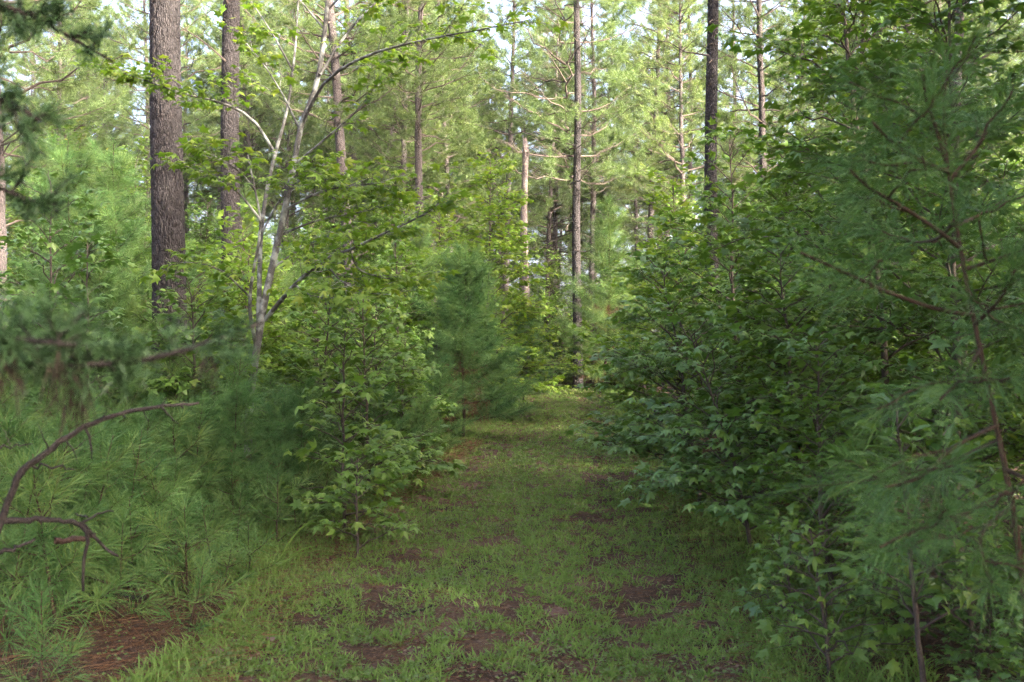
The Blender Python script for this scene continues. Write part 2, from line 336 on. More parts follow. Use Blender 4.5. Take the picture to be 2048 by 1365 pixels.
# ------------------------------------------------------------------ tall pines
def pine_proto(seed, H=22.0, r0=.19, base=8.0, wood='bark_far', sides=12, dead=16, bend=.35, lush=1.0):
    g = np.random.default_rng(seed); tr = MB(); br = MB(); nd = MB()
    n = 44; z = np.linspace(0, 1, n)**1.1*H
    ph = g.random(2)*6.28
    ctr = np.stack([bend*np.sin(z/9+ph[0])-bend*np.sin(ph[0]), bend*np.sin(z/8+ph[1])-bend*np.sin(ph[1]), z], 1); ctr[:, :2] += np.cumsum(g.normal(0, .012, (n, 2)), 0)
    rad = r0*((1-z/H)**.75*.93+.04)*(1+.28*np.exp(-z/.35)); rad = rad*(1+g.normal(0, .02, n))
    tube(tr, ctr, rad, sides)
    at = lambda zz: np.array([np.interp(zz, z, ctr[:, 0]), np.interp(zz, z, ctr[:, 1]), zz])
    for k in range(dead):                                             # bare dead limbs below the crown
        zz = g.uniform(3.2, base+1.5); a = g.random()*6.28; l = g.uniform(.3, 2.3)*(.5+zz/base*.5); e = g.uniform(-.1, .55)
        d = np.array([math.cos(a)*math.cos(e), math.sin(a)*math.cos(e), math.sin(e)])
        pth = wiggle(at(zz), at(zz)+d*l, 6, l*.03, g, (0, 0, g.uniform(-.08, .12)*l)); tube(br, pth, np.linspace(.022, .004, 6)*(.5+.3*l), 4)
        for j in range(int(l*2.5)):
            qd = nrm(d+g.normal(0, .7, 3)); l2 = g.uniform(.15, .5); b0 = pth[g.integers(2, 6)]; tube(br, wiggle(b0, b0+qd*l2, 3, .02, g), [.006, .004, .002], 3)
    s0, s1 = [], []
    zz = base
    while zz < H-.3:
        u = (zz-base)/(H-base); Lm = (3.1*(1-u)**.8+.35)*(.75+.25*min(1, u*4)); nb = g.integers(3, 6); a0 = g.random()*6.28
        for k in range(nb):
            a = a0+k*6.28/nb+g.normal(0, .25); l = Lm*g.uniform(.55, 1.15); e = g.uniform(-.05, .4)+u*.5
            d = np.array([math.cos(a)*math.cos(e), math.sin(a)*math.cos(e), math.sin(e)]); b0 = at(zz+g.normal(0, .08))
            pth = wiggle(b0, b0+d*l, 7, l*.025, g, (0, 0, g.uniform(-.1, .06)*l)); pth[-2:] += np.array([[0, 0, .03*l], [0, 0, .09*l]])
            tube(br, pth, np.linspace(.035, .006, 7)*(.35+.25*l), 5)
            m = int((3+4.2*l)*lush)
            for j in range(m):
                t = g.uniform(.28, 1); x = t*6; i = min(int(x), 5); b1 = pth[i]+(pth[i+1]-pth[i])*(x-i)
                sd = nrm(np.cross(d, [0, 0, 1]))*g.choice([-1, 1]); l2 = g.uniform(.25, .75)*(.45+.28*l)*(1.2-.6*t)
                d2 = nrm(d*g.uniform(.5, 1.1)+sd*g.uniform(.4, 1.1)+np.array([0, 0, g.normal(.22, .25)]))
                e1 = b1+d2*l2; tube(br, wiggle(b1, e1, 3, .02, g), [.008, .006, .004], 3)
                for w in range(3):
                    b2 = b1+(e1-b1)*(1, .75, .5)[w]; d3 = nrm(d2+g.normal(0, .45, 3)+np.array([0, 0, .35])); s0.append(b2); s1.append(b2+d3*g.uniform(.10, .24))
        zz += g.uniform(.45, .8)
    shoot_needles(nd, s0, s1, 30, .20, .0105, g, 1, .12, (20, 85))
    return [('trunk', tr.mesh('trunk', M[wood], True), None), ('branches', br.mesh('branches', M['twig']), None), ('crown', nd.mesh('crown', M['needle']), 'stuff')]
PINES = [pine_proto(100+k, H=(22, 20, 23, 18)[k], base=(7.6, 6.4, 8.6, 6.0)[k], r0=(.18, .165, .185, .14)[k], lush=(1, 1.1, 1, 1.15)[k]) for k in range(4)]

def plate_trunk(seed, H, r0, lean=(0, 0)):
    """close pine trunk with real bark plates cut into its surface"""
    g = np.random.default_rng(seed); b = MB(); ns, nz = 120, 420
    z = np.linspace(-.1, 9.5, nz); a = np.arange(ns)/ns*2*np.pi
    r = r0*(1-np.clip(z, 0, None)/H*.75)*(1+.25*np.exp(-np.clip(z, 0, None)/.3))
    A, Z = np.meshgrid(a, z); cells_u = A/(2*np.pi)*13+.6*(fbm(np.cos(A)*3+Z*2, np.sin(A)*3+Z*1.3, seed)-.5)*2
    row = Z*5.2; du = []
    best = np.full(A.shape, 9.); sec = np.full(A.shape, 9.)
    iu = np.floor(cells_u); iv = np.floor(row)
    for oy in (-1, 0, 1):
        for ox in (-1, 0, 1):
            cu = iu+ox; cv = iv+oy; w = np.mod(cu, 13)
            pu = cu+.15+.7*hash2(w, cv, seed); pv = cv+.1+.8*hash2(w, cv, seed+7)
            dd = np.hypot((cells_u-pu), (row-pv)*.8); nb = np.minimum(best, dd); sec = np.where(dd < best, best, np.minimum(sec, dd)); best = nb
    gap = smooth((sec-best)/.22); rough = fbm(np.cos(A)*9, np.sin(A)*9+Z*22, seed+3, 3)
    rad = r[:, None]*(1-.085*(1-gap)+.05*(rough-.5)+.04*(fbm(np.cos(A)*1.5+5, np.sin(A)*1.5+Z*.8, seed+9)-.5))
    cx = lean[0]*Z+.03*np.sin(Z*.7+1); cyy = lean[1]*Z
    V = np.stack([cx+rad*np.cos(A), cyy+rad*np.sin(A), Z], -1).reshape(-1, 3)
    i = (np.arange(nz-1)*ns)[:, None]; j = np.arange(ns)[None]; k = (j+1) % ns
    f = np.concatenate([np.stack([i+j, i+k, i+ns+k], -1).reshape(-1, 3), np.stack([i+j, i+ns+k, i+ns+j], -1).reshape(-1, 3)]); b.add(V, f)
    # the upper bole, out of the picture, carries on
    zz = np.linspace(9.4, H, 16); rr = r0*(1-zz/H*.75); tube(b, np.stack([lean[0]*zz+.03*np.sin(zz*.7+1), lean[1]*zz, zz], 1), rr, 16)
    return b.mesh('trunk', M['bark'], True)
def at_px(px, d): return (px-1024)/FPX*d
def big_pine(px, d, r0, seed, label, lean=(0, 0), crown=0, dz=3.2):
    x = at_px(px, d); o = thing('pine_tree', label, 'tree', 'tall pines with thick trunks', (x, d, float(ground_z(x, d))-.05))
    add('trunk', plate_trunk(seed, 24, r0, lean), o)
    g = np.random.default_rng(seed)
    for pn, me, kd in PINES[crown]:
        if pn != 'trunk':
            c = add(pn, me, o, kd); c.location = (lean[0]*12, lean[1]*12, dz); c.rotation_euler = (0, 0, g.random()*6)
    return o
big_pine(336, 11.6, .205, 3, 'thick straight pine trunk with scaly bark, nearest big trunk on the left', (-.001, 0), 0)
big_pine(463, 18.0, .195, 4, 'dark pine trunk behind the yellow green leaves, second thick trunk from the left', (0, 0), 2)
big_pine(1424, 22.0, .165, 5, 'dark pine trunk rising behind the leafy thicket right of the trail', (0, 0), 1)
big_pine(1154, 33.5, .165, 6, 'tall dark pine standing at the far end of the trail', (0, 0), 1, .8)
NAMED = [  # px at mid height, distance, base width factor, lean to the side (rad), proto, label
    (703, 24.5, .95, -.030, 0, 'pine with flaking pale bark just right of the twin dark trunks'),
    (752, 33, .72, .205, 3, 'slim pine leaning strongly to the right'),
    (798, 30, .70, .020, 1, 'grey pine trunk standing close against its twin right of the leaning pine'),
    (813, 31, .58, .012, 3, 'thinner twin pine touching the grey trunk right of the leaning pine'),
    (847, 27.5, .72, -.010, 2, 'dark pine with ragged bare limbs at the centre left of the stand'),
    (874, 36, .62, .004, 0, 'pale sunlit pine trunk just right of the ragged dark pine'),
    (1180, 37, .76, .004, 2, 'paler pine just behind the pine at the trail end'),
    (1208, 42, .80, .010, 0, 'grey pine third from the left at the trail end'),
    (992, 47, .55, .0, 1, 'thin pale pine in the gap above the centre thicket'),
    (1036, 45, .50, .0, 3, 'slender pine next to the broken snag'),
    (1097, 46, .55, -.008, 0, 'thin forked looking pine left of the trail end pine'),
    (1112, 50, .60, .012, 2, 'distant thin pine just left of the trail end pine'),
    (1545, 27, .80, .0, 0, 'pine partly hidden by leaves right of the thick dark right trunk'),
    (1762, 21, .78, .006, 1, 'pine trunk seen through leaves in the upper right'),
    (1800, 23, .80, .012, 2, 'second of two pines close together in the upper right'),
    (1892, 16, .75, .0, 3, 'pine trunk behind foliage near the right border'),
    (10, 17, .85, .0, 3, 'dark pine trunk at the left border of the view'),
    (92, 36, .72, .006, 1, 'slim pinkish pine trunk in the upper left'),
    (126, 27, .45, -.006, 3, 'thin dark pine trunk behind the cedar boughs on the left'),
    (490, 38, .70, .0, 2, 'pale pine trunk just right of the second thick trunk'),
    (775, 39, .60, .015, 1, 'slim dark pine between the leaning pine and the twin pines'), (905, 40, .55, -.01, 3, 'slim pine right of the pale sunlit trunk'), (728, 41, .55, .02, 2, 'slim pine behind the flaking pine'), (560, 36, .60, .0, 0, 'slim pine behind the pale barked tree'), (640, 40, .55, .01, 1, 'slim pine between the pale barked tree and the flaking pine'),
    (386, 44, .8, .0, 0, 'distant pine trunk showing between the two thick left trunks'),
]
for k, (px, d, w, ln, pr, lab) in enumerate(NAMED):
    x = at_px(px, d)-math.tan(ln)*4.5; s = w*.95
    s = max(s, .78)  # keep the height; slimmer stems are scaled across only
    o = spawn(PINES[pr], 'pine_tree', lab, 'tree', 'pines of the stand behind', x, d, R.random()*6.28, s, (0, 0), -.05)
    o.rotation_euler = (0, ln, 0); tr = o.children[0]; f = w*.95/s
    tr.scale = (f, f, 1)
    rz = R.random()*6.28
    for c in o.children: c.rotation_euler = (0, 0, rz)
placed = [(at_px(a[0], a[1]), a[1]) for a in NAMED]+[(at_px(1154, 33.5), 33.5)]
def spot(x, y, mind): return all((x-a)**2+(y-b)**2 > mind*mind for a, b in placed)
n_far = 0; tries = 0
while n_far < 114 and tries < 4000:
    tries += 1
    d = R.uniform(34, 84) if n_far > 60 else R.uniform(33, 56); x = R.uniform(-.60, .60)*d
    if not spot(x, d, 2.0) or abs(x-trail_x(d)) < 2.2 or abs(x/d*FPX+1024-1054) < 26 or (d < 46 and .06 < x/d < .10): continue
    placed.append((x, d)); n_far += 1
    zone = ('left' if x/d < -.2 else 'right' if x/d > .2 else 'centre'); far = 'far' if d > 56 else 'middle'
    spawn(PINES[R.integers(4)], 'pine_tree', {'far': 'slender hazy pine far back in the %s of the stand', 'middle': 'pine of the middle distance in the %s of the stand'}[far] % zone,
          'tree', f'{far} {zone} pines of the stand', x, d, R.random()*6.28, R.uniform(.78, 1.02), (R.normal(0, .012), R.normal(0, .012)))
for px_, d_, pr_, lab_ in [(1006, 38, 1, 'full crowned pine filling the sky gap left of the broken snag'), (1092, 41, 3, 'bushy topped pine between the broken snag and the trail end pine'), (1290, 40, 0, 'full crowned pine left of the dark right trunk'), (1330, 46, 2, 'tall pine close behind the full crowned one left of the dark right trunk'), (968, 44, 3, 'pine with drooping boughs above the bushy young pine')]:
    spawn(PINES[pr_], 'pine_tree', lab_, 'tree', 'pines of the stand behind', at_px(px_, d_), d_, px_*.37, .92)
# pines added out of view beside and behind the camera to shade the foreground
for k, (x, y, s) in enumerate([(13, -5, 1), (12.5, 3.5, 1), (16, 9, 1), (17, -1, 1), (20, 4, 1), (22, 12, 1), (18, 5.5, 1), (24, 7.5, 1), (23, 0, 1), (20, 10.5, 1), (27.5, 8, 1), (30, 3, 1), (25, 11, 1), (15.5, 7, 1), (29, -3, 1), (14, 14, 1), (28, 12, 1), (20, -6, 1)]):
    spawn(PINES[k % 4], 'pine_tree', 'pine added beside or behind the viewpoint for shade, out of the picture', 'tree', 'shade pines added around the viewpoint', x, y, k*1.3, s)

# leafy trees added out of view; their crowns shade the foreground and frame edges
def shade_trees():
    for k, (x, y, s, pr) in enumerate([(2.6, .5, 1.0, 6), (3.6, 2.6, 1.0, 6), (-2.6, .6, 1.0, 6), (-3.5, 2.9, 1.0, 6), (7.4, 1.8, 1.0, 3), (5.2, -3.0, 1.0, 3), (2.3, -.9, 1.0, 6), (-2.4, -1.0, 1.0, 6), (3.1, 1.5, 1.0, 6), (-3.1, 1.8, 1.0, 6), (4.8, 4.4, 1.0, 6), (4.4, .2, 1.0, 3), (9, -1.5, 1.0, 3), (10.5, .8, 1.0, 3), (8.2, -3.8, 1.0, 3), (11.2, -3.6, 1.0, 3), (9.4, 3.0, 1.0, 3), (12, -1.2, 1.0, 3), (-4.4, 4.0, 1.0, 6), (-3.7, -.2, 1.0, 6), (5.2, 5.6, 1.0, 6), (4.1, 3.5, 1.0, 6)]):
        spawn(GUMS[pr], 'sweetgum_tree', 'leafy tree added beside or behind the viewpoint for shade, out of the picture', 'tree', 'leafy shade trees added around the viewpoint', x, y, k*2.1, s)

# broken snag
def snag():
    g = np.random.default_rng(8); d = 30.0; x = at_px(1054, d); top = P(1054, 288, d)[2]
    o = thing('broken_snag', 'pale broken off dead trunk standing left of the trail end pine', 'dead tree', None, (x, d, float(ground_z(x, d))-.05))
    b = MB(); n = 40; z = np.linspace(0, top, n); c = np.stack([.03*np.sin(z*.8), .03*np.cos(z*.6), z], 1); c[:, :2] += np.cumsum(g.normal(0, .006, (n, 2)), 0)
    tube(b, c, (.135-.045*z/top)*(1+g.normal(0, .05, n)), 14); v = b.v[0]; a = np.arange(14)/14*6.28
    v[-15:-1, 2] += .22*np.cos(a+.6)+g.uniform(-.15, .2, 14); v[-1, 2] -= .25
    add('trunk', b.mesh('trunk', M['stub'], True), o)
    for k in range(5):
        zz = g.uniform(2.5, top-.4); aa = g.random()*6.28; l = g.uniform(.12, .4); s = MB(); p0 = np.array([0, 0, zz]); dd = np.array([math.cos(aa), math.sin(aa), .5])
        tube(s, wiggle(p0, p0+dd*l, 4, .01, g), [.02, .016, .012, .008], 5); add('branch_stub', s.mesh('branch_stub', M['stub']), o)
snag()

# ------------------------------------------------------------------ hardwood understory
def hardwood_proto(seed, H, leafmat, tmpl=T3, nb=30, leaf=.12, step=.075, spread=.36, bark_='twig', twig_step=.2, low=.12, r0=None):
    g = np.random.default_rng(seed); wd = MB(); lv = Leaves(); n = 14; r0 = r0 or .008*H+.006
    z = np.linspace(0, H, n); c = np.stack([np.cumsum(g.normal(0, .035*H/5, n)), np.cumsum(g.normal(0, .035*H/5, n)), z], 1); c -= c[0]
    tube(wd, c, r0*(1-z/H*.9)+.003, 7)
    for k in range(nb):
        u = low+(1-low)*(k+g.random())/nb; x = u*(n-1); i = min(int(x), n-2); b0 = c[i]+(c[i+1]-c[i])*(x-i)
        a = k*2.4+g.normal(0, .4); l = spread*H*(1.05-u*.8)*g.uniform(.6, 1.15)*min(1, .55+u*2); e = .25+.55*u+g.normal(0, .12)
        d = np.array([math.cos(a)*math.cos(e), math.sin(a)*math.cos(e), math.sin(e)])
        bough(wd, lv, wiggle(b0, b0+d*l, 6, l*.03, g, (0, 0, l*.08)), r0*.35*(1-u*.6)+.002, g, l*.42+.12, twig_step, leaf, step, .18, True, 4)
    arr = lv.arrays(); cm = MB(); leaf_mesh(cm, arr, tmpl, g)
    return [('trunk', wd.mesh('trunk', M[bark_], True), None), ('crown', cm.mesh('crown', M[leafmat]), 'stuff')]
GUMS = [hardwood_proto(200, 5.0, 'gum', nb=54, twig_step=.085, step=.05, leaf=.135), hardwood_proto(201, 6.5, 'gum', nb=58, twig_step=.10, leaf=.145, step=.06), hardwood_proto(202, 4.0, 'maple', nb=46, twig_step=.085, step=.05, leaf=.135), hardwood_proto(203, 8.0, 'gum', nb=64, twig_step=.13, leaf=.16, step=.07),
        hardwood_proto(204, 2.6, 'gum', nb=40, leaf=.12, spread=.42, low=.03, twig_step=.075, step=.05), hardwood_proto(205, 1.3, 'gum_cool', nb=22, leaf=.11, spread=.6, low=.03, twig_step=.06, step=.045), hardwood_proto(206, 8.0, 'gum', nb=44, twig_step=.13, leaf=.17, step=.075, low=.46, spread=.34), hardwood_proto(207, 5.5, 'gum', tmpl=T2, nb=54, twig_step=.085, step=.042, leaf=.095), hardwood_proto(208, 3.6, 'maple', tmpl=T2, nb=48, twig_step=.07, step=.04, leaf=.085)]
shade_trees()
print('gum tris', [len(p[1][1].polygons) for p in GUMS], 'pine', [len(p[2][1].polygons) for p in PINES])

def understory(xr, dr, n, protos, label, name, group, smin, smax, gap=.8, cat='tree', seed=1, avoid=1.2, cond=None):
    g = np.random.default_rng(seed); k = 0; t = 0; mine = []
    while k < n and t < 6000:
        t += 1; d = g.uniform(*dr); x = g.uniform(*xr)*d if abs(xr[0]) <= 1 else g.uniform(*xr)
        if abs(x-trail_x(d)) < trail_w(d)+avoid or any((x-a)**2+(d-b)**2 < gap*gap for a, b in mine): continue
        if cond and not cond(x, d): continue
        mine.append((x, d)); k += 1
        pr = protos[g.integers(len(protos))]; H = (5.0, 6.5, 4.0, 8.0, 2.6, 1.3, 8.0, 5.5, 3.6)[[p is pr for p in GUMS].index(True)] if any(p is pr for p in GUMS) else 3.5
        lim = np.interp(x/d, [-.5, -.3, -.17, -.02, .04, .12, .19, .26, .36], [.27, .25, .18, .17, .15, .14, .17, .30, .42]); s_ = min(g.uniform(smin, smax), (1.6+lim*d)/H*g.uniform(.72, 1.0))
        spawn(pr, name, label, cat, group, x, d, g.random()*6.28, s_, (g.normal(0, .05), g.normal(0, .05)))
understory((-.60, .60), (36, 62), 64, GUMS[:4]+GUMS[7:], 'broadleaf tree in the hazy green mass far behind the trail', 'sweetgum_tree', 'far broadleaf trees', .9, 1.3, 1.8, seed=5)
understory((-.56, .56), (62, 90), 26, GUMS[:4]+GUMS[7:8], 'pale broadleaf tree at the very back of the woods', 'sweetgum_tree', 'farthest broadleaf trees', 1.2, 1.6, 2.5, seed=16)
understory((-.60, -.06), (19, 36), 44, GUMS[:4]+GUMS[7:], 'broadleaf sapling among the trunks left of the trail', 'sweetgum_tree', 'broadleaf saplings left of the trail', .55, .95, 1.3, seed=6, avoid=1.8)
understory((.06, .60), (17, 36), 42, GUMS[:4]+GUMS[7:], 'broadleaf sapling in the thicket right of the trail', 'sweetgum_tree', 'broadleaf saplings right of the trail', .6, 1.0, 1.2, seed=7, avoid=1.8, cond=lambda x, d: x/d > .12 and not (x < 16 and abs((x-2.6)*.53+(d-29.5)*.848) < 1.7))
understory((.10, .60), (11, 20), 14, GUMS[:1]+GUMS[2:3]+GUMS[2:3]+GUMS[7:9], 'leafy sweetgum in the dense wall of leaves right of the trail', 'sweetgum_tree', 'sweetgums walling the right of the trail', .6, .9, 1.1, seed=8, avoid=1.6)
understory((-.55, -.10), (11, 20), 14, GUMS[2:3]+GUMS[4:5]+GUMS[8:9], 'low broadleaf sapling behind the young pines left of the trail', 'sweetgum_sapling', 'low saplings left of the trail', .6, .9, 1.1, seed=9, avoid=1.2, cond=lambda x, d: x/d < -.16)
understory((-.06, .12), (39, 48), 22, GUMS[:3]+GUMS[4:5], 'broadleaf sapling closing the end of the trail', 'sweetgum_tree', 'saplings at the trail end', .55, .95, 1.0, seed=10, avoid=-.8)
understory((0.005, .105), (34.5, 38.5), 12, GUMS[4:6], 'low leafy bush closing the end of the trail', 'sweetgum_bush', 'low bushes at the trail end', .7, 1.1, .7, 'bush', seed=15, avoid=-3)
understory((.10, .58), (5.5, 17), 30, GUMS[4:6], 'low leafy bush filling the shade under the right hand saplings', 'sweetgum_bush', 'low bushes right of the trail', .6, 1.0, .7, 'bush', seed=11, avoid=.35)
understory((.22, .56), (3.6, 6.4), 12, GUMS[5:6], 'small low bush in the dark corner beneath the foreground pine', 'sweetgum_bush', 'low bushes beneath the foreground pine', .35, .6, .45, 'bush', seed=14, avoid=.45)
understory((-.5, .5), (17, 38), 40, GUMS[4:6], 'low leafy bush beside the far part of the trail', 'sweetgum_bush', 'low bushes along the far trail', .7, 1.2, .9, 'bush', seed=12, avoid=.25, cond=lambda x, d: not .06 < x/d < .115)
understory((-.5, -.05), (9, 17), 10, GUMS[4:6], 'low leafy bush between the young pines on the left', 'sweetgum_bush', 'low bushes left of the trail', .5, .9, 1.0, 'bush', seed=13, avoid=.3, cond=lambda x, d: x/d < -.14)

# ------------------------------------------------------------------ young pines
def young_pine(seed, h, nl=.17, per=44, w=.0042, seg=1, wh=.36, full=1.0, dead=True, spread=.36):
    g = np.random.default_rng(seed); wd = MB(); nd = MB(); bn = MB(); s0, s1, d0, d1 = [], [], [], []
    n = 10; z = np.linspace(0, h, n); c = np.stack([np.cumsum(g.normal(0, .008*h, n)), np.cumsum(g.normal(0, .008*h, n)), z], 1); c -= c[0]
    tube(wd, c, (.003+.0075*h)*(1-z/h*.88)+.001, 6)
    at = lambda q: np.array([np.interp(q, z, c[:, 0]), np.interp(q, z, c[:, 1]), q])
    for k in range(int(h*.9/.12)):
        q = h-k*.12
        if k < h*.45/.12: s0.append(at(q-.12)); s1.append(at(q))
    zz = .1*h
    while zz < h-.12:
        u = zz/h; nb = int(g.integers(4, 7)*full); a0 = g.random()*6.28
        for k in range(max(nb, 2)):
            a = a0+k*6.28/nb+g.normal(0, .25); l = (spread*h*(1-u)**.75+.12)*g.uniform(.6, 1.15); e = .25+.75*u+g.normal(0, .12)
            d = np.array([math.cos(a)*math.cos(e), math.sin(a)*math.cos(e), math.sin(e)]); b0 = at(zz)
            pth = wiggle(b0, b0+d*l, 5, l*.02, g, (0, 0, -.06*l)); tube(wd, pth, (np.linspace(.006, .002, 5)*(.5+.6*l)), 4)
            ns = max(1, int(l/.14))
            for j in range(ns):
                t = 1-j*.14/l
                if t < .22: break
                x = t*4; i = min(int(x), 3); e1 = pth[i]+(pth[i+1]-pth[i])*(x-i); x2 = max(0, (t-.14/l))*4; i2 = min(int(x2), 3); e0 = pth[i2]+(pth[i2+1]-pth[i2])*(x2-i2)
                if t < .5 and u < .45: d0.append(e0); d1.append(e1)
                else: s0.append(e0); s1.append(e1)
                if j and l > .3:
                    for sg in (-1, 1):
                        d2 = nrm(d+nrm(np.cross(d, [0, 0, 1]))*sg*g.uniform(.5, 1.0)+np.array([0, 0, g.uniform(0, .5)])); l2 = min(.3, l*.35)*g.uniform(.6, 1.1)
                        tube(wd, np.stack([e1, e1+d2*l2]), [.003, .0015], 3); s0.append(e1+d2*l2*.25); s1.append(e1+d2*l2)
        zz += wh*g.uniform(.75, 1.2)*(.5+.5*min(1, h/2.5))
    shoot_needles(nd, s0, s1, per, nl, w, g, seg, .16, (18, 72))
    out = [('trunk', wd.mesh('trunk', M['orange_twig'], True), None), ('needles', nd.mesh('needles', M['young']), 'stuff')]
    if d0:
        shoot_needles(bn, d0, d1, int(per*.7), nl*.9, w, g, seg, .45, (40, 110)); out.append(('dead_needles', bn.mesh('dead_needles', M['brown']), 'stuff'))
    return out
YP = [young_pine(300, 3.3, nl=.20, per=64, wh=.26, spread=.40, w=.0046, full=1.2), young_pine(301, 4.2, nl=.20, per=60, wh=.32, w=.0046), young_pine(302, 2.3, nl=.18, per=58, wh=.26, spread=.42)]
SEED = [young_pine(310+k, (.55, .85, 1.2, .38)[k], nl=(.15, .16, .17, .13)[k], per=42, w=.0032, seg=2, wh=.22, spread=.34, full=.8) for k in range(4)]
print('young tris', [len(p[1][1].polygons) for p in YP+SEED])
for px, d, s, pr, lab in [
    (925, 16.3, .98, 0, 'full bushy young pine at the left edge of the trail'),
    (838, 18.5, .92, 1, 'taller feathery young pine behind the bushy one beside the trail'),
    (1048, 25.5, .80, 0, 'small dark young pine farther along the left edge of the trail'),
    (1200, 29.5, 1.40, 1, 'slim young pine catching sunlight right beside the trail end pine'),
    (205, 10.6, .72, 0, 'young pine left of the thickest trunk'),
    (236, 14.2, 1.02, 1, 'tall thin young pine in the shade far left'),
    (398, 12.6, .55, 0, 'young pine between the two thick left trunks'),
    (120, 12.5, .95, 1, 'young pine behind the cedar boughs on the left'),
    (440, 14.8, .55, 0, 'low young pine at the foot of the second thick trunk'),
    (585, 15.5, .66, 2, 'bushy young pine behind the pale barked stem'),
    (785, 13.6, .62, 2, 'low young pine under the saplings left of the trail'),
    (845, 11.9, .44, 2, 'knee high young pine at the grassy left trail edge'),
    (1395, 24, .8, 1, 'young pine deep in the thicket on the right'),
    (960, 19.5, .70, 0, 'dense young pine tucked behind the bushy one along the trail'), (885, 14.4, .62, 2, 'round low pine at the foot of the bushy young pine'), (480, 8.2, .56, 2, 'knee high bushy pine in front of the pale barked stem'),
    (560, 8.6, .52, 2, 'small bushy pine right of the pale barked stem'), (400, 8.0, .50, 2, 'small bushy pine below the thickest trunk'), (610, 9.4, .55, 2, 'low bushy pine beneath the front sweetgum saplings'), (300, 7.6, .5, 2, 'small bushy pine at the foot of the thickest trunk'), (770, 11.2, .5, 2, 'low round pine at the grass edge under the sweetgum saplings'),
    (190, 7.4, .5, 2, 'small bushy pine behind the arching dead branch')]:
    x = at_px(px, d); spawn(YP[pr], 'young_pine', lab, 'young pine', 'young pines', x, d, R.random()*6.28, s)
understory((-.6, .6), (20, 34), 16, YP, 'young pine half hidden under the trees behind', 'young_pine', 'young pines farther back', .7, 1.2, 1.5, 'young pine', seed=21, avoid=1.5)
g = np.random.default_rng(41); sd = []
t = 0
while len(sd) < 104 and t < 9000:
    t += 1; d = g.uniform(3.9, 11.5); x = g.uniform(-.55*d-.3, trail_x(d)-trail_w(d)-.02)
    px = x/d*FPX+1024; py = 682.5+1.6*FPX/d
    if d < 5.6 and px < 360 and g.random() < .93: continue
    if px > 660 and g.random() < .5: continue
    if any((x-a)**2+(d-b)**2 < .06 for a, b in sd): continue
    sd.append((x, d))
    e = trail_x(d)-trail_w(d)-x
    big = smooth((e-.2)/1.6)*.75+.15; pr = int(np.clip(np.searchsorted([.12, .35, .75], big*g.uniform(.4, 1.4)), 0, 3)); pr = (3, 0, 1, 2)[pr]
    zone = ('pine seedling at the grassy left edge of the trail' if e < .5 else 'pine seedling in the near left thicket around the arching dead branch' if px < 330 and d < 7 else
            'pine seedling in the soft green carpet below the thick left trunks' if d >= 7 else 'pine seedling in the near carpet left of the trail')
    spawn(SEED[pr], 'pine_seedling', zone, 'seedling', zone.replace('pine seedling', 'pine seedlings'), x, d, g.random()*6.28, g.uniform(.75, 1.2), (g.normal(0, .12), g.normal(0, .12)), -.01)

